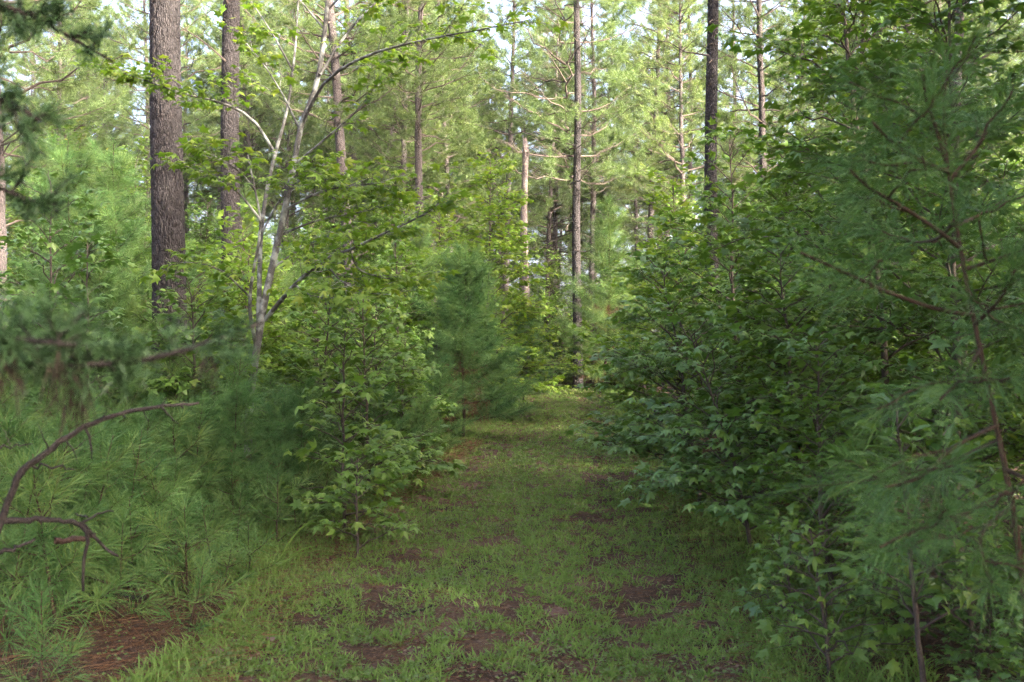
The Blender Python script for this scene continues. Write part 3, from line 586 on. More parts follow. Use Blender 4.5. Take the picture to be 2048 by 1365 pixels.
# ------------------------------------------------------------------ hero broadleaf trees
def px_path(pts, n): return curve([P(*p) for p in pts], n)
def pale_tree():
    g = np.random.default_rng(51); d = 9.4; b0 = P(497, 1020, d); root = thing('pale_barked_tree', 'slender tree with lichen white bark and layers of yellow green leaves', 'tree', None, tuple(b0)); b0 = b0.copy()
    wd = MB(); lv = Leaves()
    main = px_path([(497, 1025, 9.4), (500, 800, 9.4), (515, 690, 9.4), (530, 600, 9.4), (552, 500, 9.45), (570, 420, 9.5), (588, 330, 9.5), (603, 250, 9.5), (630, 180, 9.45), (650, 60, 9.4), (662, -120, 9.4), (675, -420, 9.4)], 40)
    tube(wd, main, np.linspace(.043, .012, 40), 10)
    st2 = px_path([(517, 665, 9.4), (519, 560, 9.55), (522, 470, 9.7), (532, 390, 9.8), (550, 310, 9.9), (572, 230, 10), (588, 120, 10.1), (600, -60, 10.2)], 24); tube(wd, st2, np.linspace(.026, .008, 24), 8)
    st3 = px_path([(512, 690, 9.4), (500, 620, 9.2), (504, 560, 9.1), (517, 490, 9.0), (521, 440, 8.95), (510, 380, 8.9), (495, 310, 8.8)], 18); tube(wd, st3, np.linspace(.020, .007, 18), 7)
    lim = [([(530, 640, 9.4), (590, 570, 9.1), (650, 520, 8.8), (700, 500, 8.6), (745, 478, 8.4), (800, 452, 8.3), (850, 430, 8.2), (898, 385, 8.1)], .022, .5),
           ([(603, 250, 9.5), (650, 165, 9.2), (720, 118, 8.9), (850, 80, 8.6), (960, 60, 8.4), (1060, 40, 8.2)], .017, .55),
           ([(640, 150, 9.4), (700, 60, 9.6), (780, -20, 9.7), (880, -90, 9.8)], .014, .6),
           ([(588, 330, 9.5), (660, 270, 9.3), (720, 215, 9.1), (765, 150, 9)], .011, .45),
           ([(570, 420, 9.5), (640, 385, 9.2), (700, 372, 8.9), (770, 365, 8.7)], .012, .55),
           ([(560, 470, 9.5), (640, 440, 9.4), (720, 425, 9.3), (800, 405, 9.3)], .011, .55),
           ([(521, 440, 8.95), (470, 380, 8.8), (425, 350, 8.7), (378, 335, 8.6)], .011, .5),
           ([(522, 470, 9.7), (560, 400, 9.6), (600, 360, 9.3), (650, 330, 9.1)], .010, .5),
           ([(510, 380, 8.9), (480, 345, 8.7), (440, 318, 8.5), (400, 300, 8.4)], .009, .45),
           ([(505, 600, 9.3), (470, 565, 9.1), (440, 540, 8.9), (375, 525, 8.7), (338, 530, 8.6)], .009, .4),
           ([(552, 310, 9.9), (500, 235, 9.8), (440, 205, 9.6), (375, 190, 9.4), (300, 165, 9.2), (200, 130, 9.1)], .016, .5),
           ([(585, 140, 10.1), (540, 60, 10), (500, 0, 10)], .01, .5), ([(600, 260, 9.5), (560, 180, 9.8), (520, 120, 10), (470, 60, 10.1)], .01, .5),
           ([(650, 60, 9.4), (600, 0, 9.4), (560, -60, 9.4)], .01, .55), ([(655, 20, 9.4), (720, -40, 9.2), (800, -70, 9)], .01, .55),
           ([(590, 570, 9.1), (620, 590, 8.8), (660, 600, 8.5)], .008, .4), ([(650, 520, 8.8), (680, 560, 8.5), (730, 585, 8.3), (780, 590, 8.2)], .008, .42),
           ([(700, 500, 8.6), (720, 540, 8.9), (790, 560, 9.1), (860, 560, 9.2)], .008, .42), ([(540, 540, 9.4), (600, 500, 9.7), (670, 470, 9.9), (740, 465, 10)], .010, .5)]
    for q, (pts, r, tl) in enumerate(lim):
        bough(wd, lv, px_path(pts, 12), r, g, tl, .15 if q in (1, 2, 3, 11, 12, 13, 14) else .055, .11, .042, .25, True, 6, .1)
    for b in (wd,): b.v = [v-b0 for v in b.v]
    finish_tree(root, wd, lv, T5, M['maple'], M['pale'], g, 300)
pale_tree()

def hero_gum(name, label, px, d, H, seed, lean=(0, 0), nb=22, spread=.38, leaf=.115, step=.05, low=.08, mat='gum', parts=250, tmpl=T5, bias=None, bark_='twig', twig_step=.15, group='sweetgum saplings beside the trail', cat='sapling', r0=None, leafname='leaf'):
    g = np.random.default_rng(seed); x = at_px(px, d); z0 = float(ground_z(x, d))-.03; root = thing(name, label, cat, group, (x, d, z0)); b = np.array([x, d, z0])
    wd = MB(); lv = Leaves(); n = 14; r0 = r0 or .006*H+.005; z = np.linspace(0, 1, n); nb = int(nb*1.8); twig_step *= .5; leaf *= 1.08
    c = np.stack([lean[0]*z**1.4+np.cumsum(g.normal(0, .012*H/3, n)), lean[1]*z**1.4+np.cumsum(g.normal(0, .012*H/3, n)), z*H], 1); c += b-c[0]
    tube(wd, c, r0*(1-z*.88)+.002, 7)
    for k in range(nb):
        u = low+(1-low)*(k+g.random())/nb; xx = u*(n-1); i = min(int(xx), n-2); b0 = c[i]+(c[i+1]-c[i])*(xx-i)
        a = k*2.4+g.normal(0, .4); l = spread*H*(1.05-u*.8)*g.uniform(.6, 1.15); e = .15+.6*u+g.normal(0, .12)
        dd = np.array([math.cos(a)*math.cos(e), math.sin(a)*math.cos(e), math.sin(e)])
        if bias is not None: l *= 1+.45*float(np.dot(dd[:2], bias))
        bough(wd, lv, wiggle(b0, b0+dd*l, 6, l*.03, g, (0, 0, l*.07)), r0*.32*(1-u*.6)+.002, g, l*.42+.1, twig_step, leaf, step, .18, True, 4)
    wd.v = [v-b for v in wd.v]
    return finish_tree(root, wd, lv, tmpl, M[mat], M[bark_], g, parts, leaf_name=leafname)
hero_gum('sweetgum_sapling', 'leafy sweetgum sapling in front of the young pines left of the trail', 690, 8.3, 1.7, 61, nb=18, spread=.40, leaf=.115)
hero_gum('sweetgum_sapling', 'taller sweetgum sapling with star leaves behind the front one left of the trail', 740, 10.4, 2.3, 62, nb=20, spread=.36, leaf=.115)
hero_gum('sweetgum_sapling', 'sweetgum sapling right of the pale barked stem', 640, 10.6, 2.4, 63, nb=18, spread=.30, parts=150)
hero_gum('sweetgum_sapling', 'sweetgum sapling crowding the bushy young pine from the left', 795, 13.8, 3.0, 64, nb=20, spread=.27, parts=100)
for px_, d_, s_, pr_, lab_ in [(800, 12.4, .62, 4, 'low leafy sweetgum bush left of the bushy young pine'), (745, 12.8, .8, 4, 'leafy bush behind the front sweetgum saplings'), (868, 17.6, .9, 4, 'fresh green bush behind the bushy young pine'), (640, 12.6, .85, 4, 'leafy bush behind the pale barked stem'), (880, 22.5, 1.15, 2, 'fresh green maple sapling behind the bushy young pine'), (800, 17.5, .85, 2, 'yellow green maple sapling above the low pines left of the trail')]:
    spawn(GUMS[pr_], 'sweetgum_bush' if pr_ == 4 else 'maple_sapling', lab_, 'bush' if pr_ == 4 else 'sapling', 'bushes banking the left trail edge', at_px(px_, d_), d_, px_*.1, s_)
hero_gum('sweetgum_sapling', 'small low sweetgum sprout at the grass edge left of the trail', 715, 7.4, .75, 65, nb=9, spread=.5, leaf=.10, parts=100)
hero_gum('sweetgum_sapling', 'light green sweetgum rising above the bushy young pine', 985, 20.5, 5.4, 66, nb=36, spread=.32, parts=0, mat='maple', tmpl=T3)
hero_gum('sweetgum_sapling', 'shaded sweetgum sapling far left in front of the dark border trunk', 95, 9.5, 3.0, 67, nb=20, parts=120, mat='gum_cool')
hero_gum('sweetgum_sapling', 'sweetgum sapling with drooping leaves left of the thickest trunk', 165, 8.8, 2.4, 68, nb=14, spread=.26, parts=120, mat='gum_cool')
B = np.array([-.9, -.3])
hero_gum('sweetgum_sapling', 'low sweetgum leaning out over the grass right of the trail', 1500, 7.6, 1.7, 71, (-.5, -.2), 18, .55, .10, mat='gum_cool', bias=B, parts=300)
hero_gum('sweetgum_sapling', 'spreading sweetgum with pale shining leaves right of the trail', 1400, 9.6, 2.3, 72, (-.35, 0), 22, .46, .10, mat='gum_cool', bias=B, parts=250)
hero_gum('sweetgum_tree', 'tall leaning sweetgum with bare lower stem on the right', 1785, 8.6, 6.2, 73, (-.62, 0), 30, .25, .115, low=.22, bias=np.array([-.3, -.3]), parts=300, twig_step=.2, r0=.036, bark_='twig', mat='gum')
hero_gum('sweetgum_tree', 'dark stemmed sweetgum in the middle of the right thicket', 1480, 10.5, 3.7, 74, (-.15, 0), 26, .34, .115, low=.25, bias=np.array([-.6, -.4]), parts=200, twig_step=.18)
hero_gum('sweetgum_tree', 'sweetgum forming the left end of the right hand thicket', 1365, 15, 4.0, 75, (-.2, 0), 30, .34, .12, low=.06, bias=B, parts=0, tmpl=T3, twig_step=.2, mat='maple')
hero_gum('sweetgum_tree', 'sweetgum behind the foreground pine with dark leaves', 1900, 7.2, 4.6, 76, (-.1, 0), 30, .38, .115, mat='gum_cool', parts=250, twig_step=.2)
hero_gum('sweetgum_tree', 'broad sweetgum arching over the upper right', 1730, 11.8, 6.4, 77, (-.1, 0), 32, .28, .12, low=.2, parts=200, twig_step=.22)
hero_gum('broadleaf_shrub', 'low shrub with large oval leaves at the right beneath the pine boughs', 1850, 4.3, 1.35, 78, (-.1, .1), 12, .38, .10, .07, mat='gum_cool', tmpl=TOV, parts=200, cat='shrub', group='shrubs right of the trail', low=.25)
hero_gum('broadleaf_shrub', 'low leafy shrub at the grass edge below the foreground pine', 1660, 4.7, .75, 79, (-.1, 0), 12, .6, .075, .05, mat='gum', parts=200, cat='shrub', group='shrubs right of the trail')
hero_gum('broadleaf_shrub', 'yellowish leafy shrub among the shade at the right border', 1960, 4.6, 1.1, 80, (-.2, 0), 14, .55, .09, .06, mat='gum', tmpl=TOV, parts=150, cat='shrub', group='shrubs right of the trail')
hero_gum('broadleaf_shrub', 'small sprout between the grass and the right hand shrubs', 1590, 5.6, .5, 81, (-.1, 0), 9, .7, .08, .05, mat='gum_cool', parts=120, cat='shrub', group='shrubs right of the trail')

# ------------------------------------------------------------------ foreground pine on the right
def front_pine():
    g = np.random.default_rng(91); d = 2.6
    base = np.array([at_px(2062, 2.5), 2.5, 0.05]); root = thing('foreground_pine', 'blurred young pine with long needle tufts at the right border', 'young pine', None, tuple(base))
    wd = MB(); nd = MB()
    trunk = px_path([(2070, 1780, 2.5), (2045, 1150, 2.5), (2015, 960, 2.52), (1975, 770, 2.55), (1950, 650, 2.58), (1925, 520, 2.6), (1905, 400, 2.6), (1893, 310, 2.6), (1888, 220, 2.6), (1893, 140, 2.6)], 40)
    tube(wd, trunk, np.linspace(.0125, .0035, 40), 8)
    limbs = [[(1893, 330, 2.6), (1870, 250, 2.55), (1853, 200, 2.5), (1845, 150, 2.45)], [(1900, 345, 2.6), (1850, 325, 2.45), (1790, 290, 2.3), (1745, 245, 2.2)],
             [(1925, 500, 2.6), (1860, 450, 2.5), (1780, 400, 2.4), (1730, 370, 2.3), (1700, 340, 2.25)], [(1945, 630, 2.58), (1880, 620, 2.5), (1790, 590, 2.4), (1700, 550, 2.3), (1600, 505, 2.2)],
             [(1930, 540, 2.6), (1990, 520, 2.5), (2050, 500, 2.45)], [(1950, 650, 2.58), (2005, 590, 2.4), (2030, 540, 2.3)], [(1900, 360, 2.6), (1950, 300, 2.6), (1990, 240, 2.65)],
             [(1995, 850, 2.54), (1900, 900, 2.35), (1830, 960, 2.2), (1770, 975, 2.15)], [(2000, 880, 2.53), (1880, 930, 2.7), (1740, 960, 2.8), (1600, 975, 2.85)], [(2020, 980, 2.5), (1900, 1040, 2.3), (1800, 1075, 2.2), (1760, 1095, 2.15)],
             [(2025, 1010, 2.5), (1960, 1090, 2.3), (1980, 1160, 2.2), (1985, 1165, 2.15)], [(1960, 700, 2.56), (1920, 760, 2.4), (1880, 800, 2.3)], [(1975, 760, 2.55), (2040, 760, 2.4), (2090, 740, 2.3)],
             [(2010, 940, 2.5), (2060, 960, 2.4), (2110, 990, 2.3)], [(1935, 580, 2.6), (1990, 640, 2.8), (2040, 660, 2.9)], [(1915, 450, 2.6), (1960, 430, 2.8), (2010, 400, 2.95)], [(1912, 440, 2.6), (1870, 480, 2.8), (1800, 480, 3.0), (1740, 460, 3.1)]]
    s0, s1 = [], []
    def shoots(pth, frac):
        L = len(pth); i0 = int(L*(1-frac))
        for i in range(i0, L-1): s0.append(pth[i]); s1.append(pth[i+1])
    shoots(trunk[-9:], 1)
    for k, pts in enumerate(limbs):
        pth = px_path(pts, 12); tube(wd, pth, np.linspace(.0062, .0032, 12), 6); shoots(pth, .42)
        for m in range(2):
            i = 4+3*m+int(g.integers(2)); dd = nrm(pth[i+1]-pth[i]); sd_ = nrm(np.cross(dd, [0, .4, 1]))*(-1)**m; l = g.uniform(.12, .26)
            e = nrm(dd*.8+sd_*.8+g.normal(0, .15, 3)+np.array([0, 0, .1])); tw = wiggle(pth[i], pth[i]+e*l, 6, .006, g); tube(wd, tw, np.linspace(.0036, .0026, 6), 5); shoots(tw, .62)
    shoot_needles(nd, s0, s1, 24, .16, .0019, g, 2, .16, (22, 62))
    wd.v = [v-base for v in wd.v]; nd.v = [v-base for v in nd.v]
    add('trunk', wd.mesh('trunk', M['orange_twig'], True), root); add('needles', nd.mesh('needles', M['young']), root, 'stuff')
front_pine()

# ------------------------------------------------------------------ foreground cedar on the left
def cedar():
    g = np.random.default_rng(95); base = np.array([-1.58, 1.52, .05]); root = thing('red_cedar', 'out of focus dark cedar with drooping boughs at the left border', 'tree', None, tuple(base))
    wd = MB(); fo = MB(); dn = MB()
    tr = wiggle(base, base+np.array([.1, .1, 5.2]), 14, .02, g); tube(wd, tr, np.linspace(.075, .01, 14), 9)
    boughs = [[(-1.93, 1.9, 1.55), (-1.3, 1.85, 1.58), (-.9, 1.8, 1.56), (-.62, 1.78, 1.58), (-.44, 1.76, 1.64)], [(-1.93, 1.9, 1.6), (-1.4, 1.75, 1.63), (-1.0, 1.65, 1.62), (-.80, 1.6, 1.61), (-.68, 1.55, 1.60)],
              [(-1.93, 1.9, 1.5), (-1.5, 1.9, 1.58), (-1.15, 1.9, 1.6), (-.95, 1.9, 1.6)],
              [(-1.92, 1.9, 1.75), (-1.5, 2.0, 1.95), (-1.25, 2.1, 1.98), (-1.08, 2.15, 1.92), (-.98, 2.15, 1.88)], [(-1.91, 1.9, 1.9), (-1.5, 1.9, 2.15), (-1.2, 1.9, 2.15), (-1.0, 1.9, 2.08), (-.90, 1.9, 2.02)], [(-1.9, 1.9, 2.2), (-1.5, 2.2, 2.4), (-1.2, 2.4, 2.4), (-1.0, 2.5, 2.3)],
              [(-1.9, 1.9, 1.2), (-1.4, 1.6, 1.2), (-1.1, 1.5, 1.1)], [(-1.9, 1.9, 2.5), (-1.4, 1.7, 2.75), (-1.0, 1.5, 2.8)], [(-1.9, 1.9, 2.9), (-1.5, 2.3, 3.2), (-1.1, 2.6, 3.3)], [(-1.9, 1.9, 3.3), (-1.5, 1.6, 3.6), (-1.2, 1.4, 3.7)],
              [(-1.95, 1.9, 1.8), (-2.3, 1.5, 1.9), (-2.6, 1.2, 1.9)], [(-1.95, 1.9, 2.6), (-2.4, 2.3, 2.8), (-2.7, 2.5, 2.8)]]
    B0, D0, Bd, Dd = [], [], [], []
    for q, pts in enumerate(boughs):
        pts = np.array(pts)*.80+np.array([0, 0, .32-(.005 if q < 3 else 0)]); pth = curve(pts, 22); tube(wd, pth, np.linspace(.013, .003, 22), 6); vis = q < 6
        for j in range(40 if vis else 26):
            t = g.uniform(.2, 1)**.8; x = t*21; i = min(int(x), 20); b = pth[i]+(pth[i+1]-pth[i])*(x-i); ax = nrm(pth[i+1]-pth[i])
            d = nrm(ax*g.uniform(.3, 1)+g.normal(0, .6, 3)+np.array([0, 0, .25])); l = g.uniform(.04, .10)*(1.3-.6*t); tw = wiggle(b, b+d*l, 5, .006, g); tube(wd, tw, np.linspace(.003, .001, 5), 3)
            n = 34
            tt = g.random(n); bi = tw[0]+(tw[-1]-tw[0])*tt[:, None]; di = nrm(d+g.normal(0, .55, (n, 3))); B0.append(bi); D0.append(di)
            m2 = bi+di*(.02+.025*g.random((n, 1)))
            for z in range(3): B0.append(bi+(m2-bi)*g.random((n, 1))); D0.append(nrm(di+g.normal(0, .5, (n, 3))))
            if q in (0, 1, 2) and g.random() < .22:
                dz = nrm(np.array([0, 0, -1.0])+g.normal(0, .3, (26, 3))); Bd.append(b+dz*g.random((26, 1))*.07); Dd.append(dz)
    Bb = np.concatenate(B0); strips(fo, Bb, np.concatenate(D0), g.uniform(.012, .028, len(Bb)), .0034, g, .05, 1)
    Bb = np.concatenate(Bd); strips(dn, Bb, np.concatenate(Dd), g.uniform(.02, .05, len(Bb)), .0035, g, .2, 1)
    for m in (wd, fo, dn): m.v = [v-base for v in m.v]
    add('trunk', wd.mesh('trunk', M['deadwood'], True), root); add('foliage', fo.mesh('foliage', M['cedar']), root, 'stuff'); add('dead_foliage', dn.mesh('dead_foliage', M['dead_cedar']), root, 'stuff')
    print('cedar', len(Bb), fo.n//3)
cedar()

# ------------------------------------------------------------------ dead branches, sticks, small things on the ground
def stick(name, label, cat, mat, pts, r0, r1, twigs=(), n=20, amp=.006, sides=8, seed=1, group=None):
    g = np.random.default_rng(seed); pth = px_path(pts, n); pth[1:-1] += g.normal(0, amp, (n-2, 3)); b = pth[0].copy(); o = thing(name, label, cat, group, tuple(b))
    m = MB(); tube(m, pth-b, np.linspace(r0, r1, n)*(1+g.normal(0, .07, n)), sides); add('limb', m.mesh('limb', M[mat], True), o)
    for tp, a0, a1 in twigs:
        q = px_path(tp, 8); q[1:] += g.normal(0, amp*.6, (7, 3)); m = MB(); tube(m, q-b, np.linspace(a0, a1, 8), 5); add('twig', m.mesh('twig', M[mat], True), o)
stick('dead_branch', 'long dark dead branch arching over the seedlings at the left', 'branch', 'deadwood',
      [(-140, 1240, 2.9), (-40, 1130, 2.95), (15, 1010, 3.0), (45, 945, 3.0), (100, 900, 3.05), (170, 855, 3.1), (230, 830, 3.15), (310, 815, 3.2), (398, 806, 3.25)], .016, .0045,
      [([(170, 855, 3.1), (182, 885, 3.1), (184, 920, 3.1)], .0045, .002), ([(322, 813, 3.2), (340, 833, 3.2), (358, 850, 3.2)], .004, .002), ([(322, 813, 3.2), (333, 797, 3.2)], .003, .0015), ([(245, 828, 3.15), (249, 836, 3.15)], .004, .003), ([(362, 809, 3.2), (366, 816, 3.2)], .0035, .003), ([(100, 900, 3.05), (84, 868, 3.0), (76, 850, 3.0)], .003, .001), ([(205, 840, 3.12), (214, 822, 3.1)], .003, .0015), ([(285, 819, 3.2), (290, 832, 3.2), (300, 845, 3.2)], .0025, .001), ([(130, 880, 3.07), (150, 905, 3.05), (155, 930, 3.05)], .003, .001)], 40, .002, seed=2)
stick('dead_branch', 'forked dead branch lying low at the left border', 'branch', 'deadwood', [(-60, 1030, 3.3), (10, 1040, 3.3), (90, 1042, 3.35), (155, 1047, 3.4), (190, 1075, 3.45), (235, 1112, 3.5)], .013, .005,
      [([(160, 1050, 3.4), (172, 1060, 3.4), (168, 1120, 3.42), (165, 1185, 3.44)], .008, .005), ([(160, 1047, 3.4), (190, 1030, 3.5), (225, 1022, 3.6)], .006, .003), ([(175, 1035, 3.4), (150, 1028, 3.5)], .004, .002)], 24, .004, seed=3)
stick('dead_branch', 'thin dead twig branch poking in above the forked one at the left border', 'branch', 'deadwood', [(-40, 905, 3.6), (20, 893, 3.6), (65, 888, 3.6)], .006, .002, [([(20, 893, 3.6), (10, 860, 3.6)], .003, .001)], 10, seed=4)
stick('dead_branch', 'short straight dead branch beneath the arching one', 'branch', 'deadwood', [(-20, 1112, 3.6), (30, 1095, 3.65), (70, 1078, 3.7)], .010, .005, (), 10, seed=5)
stick('dead_branch', 'thin horizontal dead branch among the near left seedlings', 'branch', 'deadwood', [(60, 930, 3.9), (110, 935, 3.9), (150, 940, 3.95)], .006, .003, (), 10, seed=6)
stick('rotten_stick', 'reddish peeled stick lying behind the forked dead branch', 'stick', 'rotten', [(110, 1082, 3.95), (150, 1078, 4.0), (190, 1070, 4.05)], .014, .010, (), 10, seed=7)
def ground_pt(px, py, dz=.0):
    d = 1.6*FPX/(py-682.5); x = at_px(px, d)
    for _ in range(3): d = (CAMZ-float(ground_z(x, d))-dz)*FPX/(py-682.5); x = at_px(px, d)
    return np.array([x, d, float(ground_z(x, d))+dz])
def ground_stick(label, a, b, r, seed, mat='deadwood'):
    g = np.random.default_rng(seed); p0 = ground_pt(*a, dz=.012); p1 = ground_pt(*b, dz=.018); m = MB(); pth = wiggle(p0, p1, 9, .006, g)-p0; tube(m, pth, np.linspace(r, r*.5, 9), 7)
    o = add('fallen_stick', m.mesh('fallen_stick', M[mat], True)); o.location = p0; setp(o, label, 'stick', 'fallen sticks')
ground_stick('fallen grey stick in the grass in the middle of the trail', (800, 1232), (872, 1212), .009, 1)
ground_stick('dark fallen stick where the bushy young pine meets the trail', (1008, 822), (1040, 802), .02, 2)
ground_stick('dark log lying in the pine straw at the left', (130, 1188), (290, 1200), .035, 3)
ground_stick('small fallen stick at the bottom left of the trail', (380, 1352), (520, 1340), .006, 4)
def clay_patch():
    g = np.random.default_rng(7); c = ground_pt(1115, 1228); b = MB(); n = 22; rings = 6; V = [[0, 0, .010]]
    a = np.arange(n)/n*6.283; rr = 1+.25*np.sin(a*2+1)+.12*np.sin(a*5)+g.normal(0, .05, n)
    for k in range(1, rings+1):
        t = k/rings; x = np.cos(a)*rr*.115*t; y = np.sin(a)*rr*.22*t; z = .010*(1-t**2)-.012*t**6+g.normal(0, .0025, n)*(k < rings)
        V += np.stack([x, y, z+ground_z(c[0]+x, c[1]+y)-c[2]], 1).tolist()
    f = [[0, 1+i, 1+(i+1) % n] for i in range(n)]
    for k in range(rings-1):
        for i in range(n): p = 1+k*n+i; q = 1+k*n+(i+1) % n; f += [[p, p+n, q+n], [p, q+n, q]]
    b.add(V, f); o = add('bare_soil_patch', b.mesh('bare_soil_patch', M['clay'], True)); o.location = c; setp(o, 'bare reddish clay patch in the near grass', kind='structure')
clay_patch()
def weed_blades():
    g = np.random.default_rng(12); base = ground_pt(545, 1150); o = thing('broad_grass', 'single clump of long broad grass blades at the left trail edge', 'grass clump', None, tuple(base))
    for px, py, w in [(632, 1040, .012), (630, 1092, .016), (634, 1100, .016), (600, 1060, .010)]:
        e = P(px, py, base[1]+g.uniform(-.1, .1))-base; t = np.linspace(0, 1, 9)[:, None]; p = e*t+np.array([0, 0, .09])*(t*(1-t))*4*g.uniform(.3, .9); s = nrm(np.cross(e, [0, .6, 1])); ww = (w*np.sin(np.pi*np.clip(t*.93+.05, 0, 1))**.6)*.5
        V = np.concatenate([p-s*ww, p, p+s*ww])+np.repeat([[0, 0, .002], [0, 0, -.002], [0, 0, .002]], 9, 0); f = []
        for i in range(8): f += [[i, i+9, i+10], [i, i+10, i+1], [i+9, i+18, i+19], [i+9, i+19, i+10]]
        b = MB(); b.add(V, f, .6); add('blade', b.mesh('blade', M['grass'], True), o)
weed_blades()
for k, (px, py, s, lab) in enumerate([(425, 1310, .07, 'curled grey dead leaf in the pine straw at the bottom left'), (490, 1322, .05, 'pale tan dead leaf near the bottom left of the trail'), (545, 1285, .05, 'dark dead leaf at the bottom left trail edge'), (1868, 1105, .07, 'tan dead leaf under the foreground pine')]):
    g = np.random.default_rng(70+k); c = ground_pt(px, py, .02); b = MB(); v, f = TOV; v = v.copy(); v[:, 2] = v[:, 0]**2*1.6; b.add(v*s*1.4, f, .8+.2*g.random()); o = add('fallen_leaf', b.mesh('fallen_leaf', M['litter'], True)); o.location = c; o.rotation_euler = (g.normal(.2, .2), g.normal(0, .2), g.random()*6); setp(o, lab, 'leaf', 'fallen leaves')

# ------------------------------------------------------------------ grass, weeds, litter (uncountable)
def scatter(n, g, y0, y1, spread, k=1.0):
    u = g.random(n); p = 1-k; y = (y0**p+(y1**p-y0**p)*u)**(1/p) if abs(p) > 1e-6 else y0*(y1/y0)**u
    return trail_x(y)+g.uniform(-spread, spread, n), y
def grass():
    g = np.random.default_rng(30); b = MB(); x, y = scatter(33000, g, 3.6, 42, 2.6, 1.3)
    off = np.abs(x-trail_x(y)); e = off/trail_w(y); cover = fbm(x*1.9, y*1.5, 40, 3); fine = fbm(x*8, y*7, 44, 2)
    keep = (cover*.45+fine*.72+np.where((e > .75) & (e < 1.2), .12, 0)-.115*np.exp(-((off-.75)/.26)**2)+.07*smooth((y-5)/6) > .455+.055*smooth((7.5-y)/2.5)) & (e < np.where((x < 0) & (y < 6.8), 1.0, 1.25)+.35*(fbm(x, y, 47)-.3)); x, y, e = x[keep], y[keep], e[keep]
    n = len(x); k = 8; tall = 1+1.3*smooth((e-.7)/.4)*g.random(n); far = np.clip(y/9, 1, 2.4)
    X = np.repeat(x, k)+g.normal(0, .018, n*k)*np.repeat(far, k); Y = np.repeat(y, k)+g.normal(0, .018, n*k)*np.repeat(far, k); Z = ground_z(X, Y)-.012
    a = g.random(n*k)*6.283; t = np.radians(g.uniform(12, 68, n*k)/np.repeat(tall**.5, k)); d = np.stack([np.cos(a)*np.sin(t), np.sin(a)*np.sin(t), np.cos(t)], 1)
    ln = g.uniform(.04, .11, n*k)*np.repeat(tall, k); w = g.uniform(.004, .0085, n*k)*np.repeat(far**.6/tall**.35, k)
    strips(b, np.stack([X, Y, Z], 1), d, ln, w, g, .25, 2, np.clip(np.repeat(np.clip(.55*fbm(x*.8, y*.8, 50)+.45*g.random(n), 0, 1), k)*.8+g.random(n*k)*.25, 0, 1))
    # fine tall wisps along both margins
    x, y = scatter(3600, g, 3.5, 40, 1, 1.1); s = np.where(g.random(len(x)) < .5, -1, 1); x = trail_x(y)+s*(trail_w(y)*g.uniform(.8, 1.35, len(x)))
    kp = (fbm(x*1.3, y*1.3, 60) > .42) & ((x > 0) | (y > 6.2)); x, y = x[kp], y[kp]; n = len(x); k = 9
    X = np.repeat(x, k)+g.normal(0, .03, n*k); Y = np.repeat(y, k)+g.normal(0, .03, n*k); a = g.random(n*k)*6.283; t = np.radians(g.uniform(3, 38, n*k)); d = np.stack([np.cos(a)*np.sin(t), np.sin(a)*np.sin(t), np.cos(t)], 1)
    strips(b, np.stack([X, Y, ground_z(X, Y)-.01], 1), d, g.uniform(.07, .22, n*k), .0022*np.clip(np.repeat(y, k)/8, 1, 2.5), g, .3, 2)
    setp(add('grass', b.mesh('grass', M['grass'])), 'patchy short green grass growing over the trail', 'grass', kind='stuff'); print('grass verts', b.n)
grass()
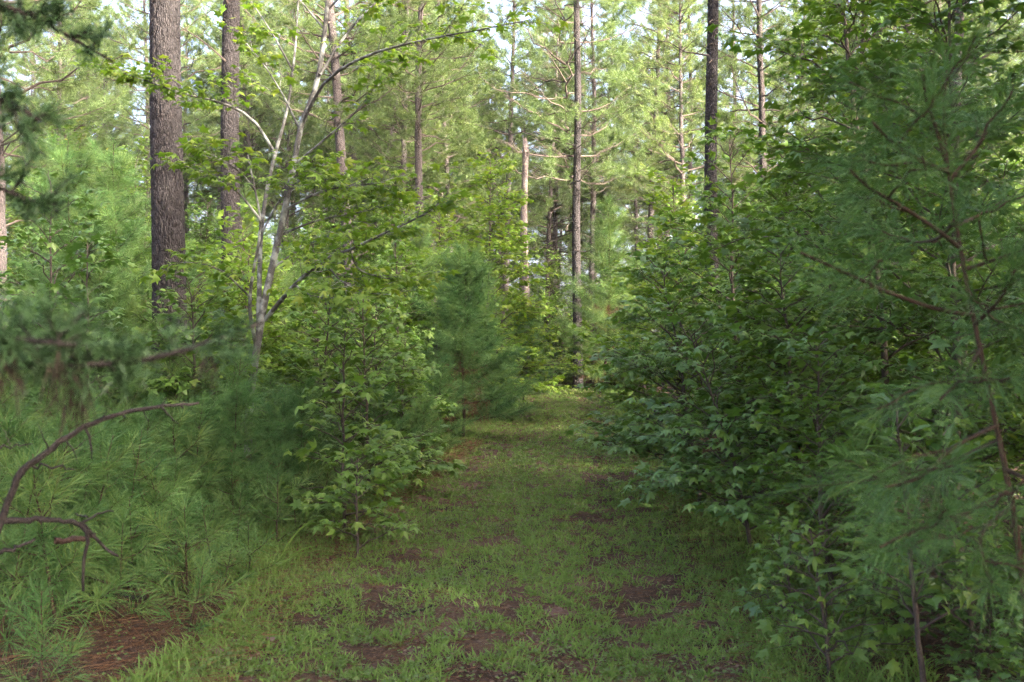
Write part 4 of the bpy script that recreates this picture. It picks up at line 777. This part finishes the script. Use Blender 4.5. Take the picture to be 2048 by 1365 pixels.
def weeds():
    g = np.random.default_rng(33); b = MB(); lv = Leaves(); x, y = scatter(3000, g, 3.6, 24, 2.1, 1.3); kp = fbm(x*1.2+9, y*1.2, 70) > .5; x, y = x[kp], y[kp]; n = len(x); k = 7
    X = np.repeat(x, k)+g.normal(0, .03, n*k); Y = np.repeat(y, k)+g.normal(0, .03, n*k); a = g.random(n*k)*6.283
    lv.add(np.stack([X, Y, ground_z(X, Y)+g.uniform(.01, .06, n*k)], 1), np.stack([np.cos(a), np.sin(a), g.normal(0, .25, n*k)], 1), np.array([0, 0, 1.0])+g.normal(0, .35, (n*k, 3)), g.uniform(.012, .03, n*k)*np.clip(np.repeat(y, k)/8, 1, 2))
    leaf_mesh(b, lv.arrays(), T2, g); setp(add('low_weeds', b.mesh('low_weeds', M['weed'])), 'tiny leafy weeds mixed into the trail grass', 'weeds', kind='stuff')
    b = MB(); lv = Leaves(); n = 48000; x, y = scatter(n, g, 3.5, 34, 2.4, 1.7); a = g.random(n)*6.283
    lv.add(np.stack([x, y, ground_z(x, y)+g.uniform(0, .012, n)], 1), np.stack([np.cos(a), np.sin(a), g.normal(0, .15, n)], 1), np.array([0, 0, 1.0])+g.normal(0, .35, (n, 3)), g.uniform(.008, .035, n)*np.clip(y/9, 1, 1.6))
    leaf_mesh(b, lv.arrays(), T2, g); setp(add('leaf_litter', b.mesh('leaf_litter', M['litter'])), 'brown crumbled leaf litter scattered on the trail', 'leaf litter', kind='stuff')
    b = MB(); n = 20000; x, y = scatter(n, g, 3.6, 30, 2.0, 1.5); a = g.random(n)*6.283
    strips(b, np.stack([x, y, ground_z(x, y)+g.uniform(.002, .022, n)], 1), np.stack([np.cos(a), np.sin(a), g.normal(0, .08, n)], 1), g.uniform(.06, .17, n), .0028*np.clip(y/6, 1, 2.2), g, .02, 1)
    n = 60000; y = g.uniform(3.3, 16, n)**1.0; sd = np.where(g.random(n) < .72, -1, 1); x = trail_x(y)+sd*(trail_w(y)*.75+np.abs(g.normal(0, 2.0, n))); a = g.random(n)*6.283
    strips(b, np.stack([x, y, ground_z(x, y)+g.uniform(.0, .05, n)], 1), np.stack([np.cos(a), np.sin(a), g.normal(0, .12, n)], 1), g.uniform(.09, .2, n), .0028*np.clip(y/6, 1, 2.2), g, .03, 1)
    setp(add('pine_straw', b.mesh('pine_straw', M['brown'])), 'reddish brown fallen pine needles covering the forest floor', 'pine straw', kind='stuff')
weeds()

# ------------------------------------------------------------------ haze
if HAZE > 0:
    m, nt, o = mat_new('haze'); pv = nt.nodes.new('ShaderNodeVolumePrincipled'); pv.inputs['Density'].default_value = HAZE; pv.inputs['Color'].default_value = (.95, .97, 1, 1); pv.inputs['Anisotropy'].default_value = .2
    nt.links.new(pv.outputs[0], o.inputs['Volume'])
    b = MB(); s = 172; z0 = -1.5; z1 = 32.0
    V = [[x, y, z] for z in (z0, z1) for y in (-s, s) for x in (-s, s)]
    Q = [[0, 2, 3, 1], [4, 5, 7, 6], [0, 1, 5, 4], [1, 3, 7, 5], [3, 2, 6, 7], [2, 0, 4, 6]]
    b.add(V, [t for a in Q for t in ([a[0], a[1], a[2]], [a[0], a[2], a[3]])]); setp(add('haze', b.mesh('haze', m)), kind='stuff')

# ------------------------------------------------------------------ tell look-alikes apart by what they stand next to
MARKS = [(-9e9, 60, 'at the left border'), (60, 170, 'behind the cedar boughs'), (170, 300, 'left of the thickest trunk'), (300, 375, 'in line with the thickest trunk'), (375, 445, 'between the two thick left trunks'),
         (445, 500, 'in line with the second thick trunk'), (500, 600, 'behind the pale barked tree'), (600, 680, 'right of the pale barked tree'), (680, 730, 'below the flaking pine'), (730, 790, 'below the leaning pine'), (790, 830, 'below the twin pines'),
         (830, 890, 'below the ragged pine'), (890, 980, 'above the bushy young pine'), (980, 1045, 'left of the broken snag'), (1045, 1140, 'right of the broken snag'), (1140, 1200, 'by the trail end pine'), (1200, 1290, 'right of the trail end pine'),
         (1290, 1400, 'left of the dark right trunk'), (1400, 1460, 'in line with the dark right trunk'), (1460, 1580, 'right of the dark right trunk'), (1580, 1720, 'left of the leaning sweetgum'), (1720, 1850, 'behind the leaning sweetgum'), (1850, 1960, 'behind the foreground pine'), (1960, 9e9, 'at the right border')]
ORD = ['nearest', 'second nearest', 'third nearest', 'fourth nearest', 'fifth nearest', 'sixth nearest', 'seventh nearest', 'eighth nearest', 'ninth nearest', 'tenth nearest']+['%dth nearest' % k for k in range(11, 40)]
def relabel():
    from collections import defaultdict
    by = defaultdict(list)
    for o in SC.objects:
        if o.parent is None and 'label' in o and 'category' in o and 'out of the picture' not in o['label']: by[o['label']].append(o)
    for lab, os_ in by.items():
        if len(os_) < 2: continue
        bins = defaultdict(list)
        for o in os_:
            px = o.location.x/max(o.location.y, .1)*FPX+1024
            bins[next(m for a, b, m in MARKS if a <= px < b)].append(o)
        for m, q in bins.items():
            q.sort(key=lambda o: o.location.y)
            for i, o in enumerate(q): o['label'] = f"{SHORT.get(lab, lab)} {m}" + (f", {ORD[min(i, 38)]} one" if len(q) > 1 else '')
SHORT = {'pale broadleaf tree at the very back of the woods': 'pale backmost broadleaf tree', 'low leafy bush closing the end of the trail': 'low bush closing the trail', 'broadleaf tree in the hazy green mass far behind the trail': 'hazy far broadleaf tree', 'broadleaf sapling among the trunks left of the trail': 'broadleaf sapling among the trunks', 'broadleaf sapling in the thicket right of the trail': 'broadleaf sapling in the right thicket',
         'leafy sweetgum in the dense wall of leaves right of the trail': 'sweetgum in the dense leaf wall', 'low broadleaf sapling behind the young pines left of the trail': 'low sapling behind young pines', 'broadleaf sapling closing the end of the trail': 'sapling closing the trail',
         'low leafy bush filling the shade under the right hand saplings': 'low bush under the right saplings', 'small low bush in the dark corner beneath the foreground pine': 'small bush in the dark corner', 'low leafy bush beside the far part of the trail': 'low bush near the far trail',
         'low leafy bush between the young pines on the left': 'low bush among young pines', 'young pine half hidden under the trees behind': 'half hidden young pine', 'pine seedling at the grassy left edge of the trail': 'pine seedling at the grass edge',
         'pine seedling in the near left thicket around the arching dead branch': 'pine seedling around the arching branch', 'pine seedling in the soft green carpet below the thick left trunks': 'pine seedling in the farther carpet', 'pine seedling in the near carpet left of the trail': 'pine seedling in the near carpet',
         'pine of the middle distance in the left of the stand': 'middle distance pine', 'pine of the middle distance in the centre of the stand': 'central middle distance pine', 'pine of the middle distance in the right of the stand': 'middle distance pine',
         'slender hazy pine far back in the left of the stand': 'hazy far pine', 'slender hazy pine far back in the centre of the stand': 'hazy central far pine', 'slender hazy pine far back in the right of the stand': 'hazy far pine'}
relabel()
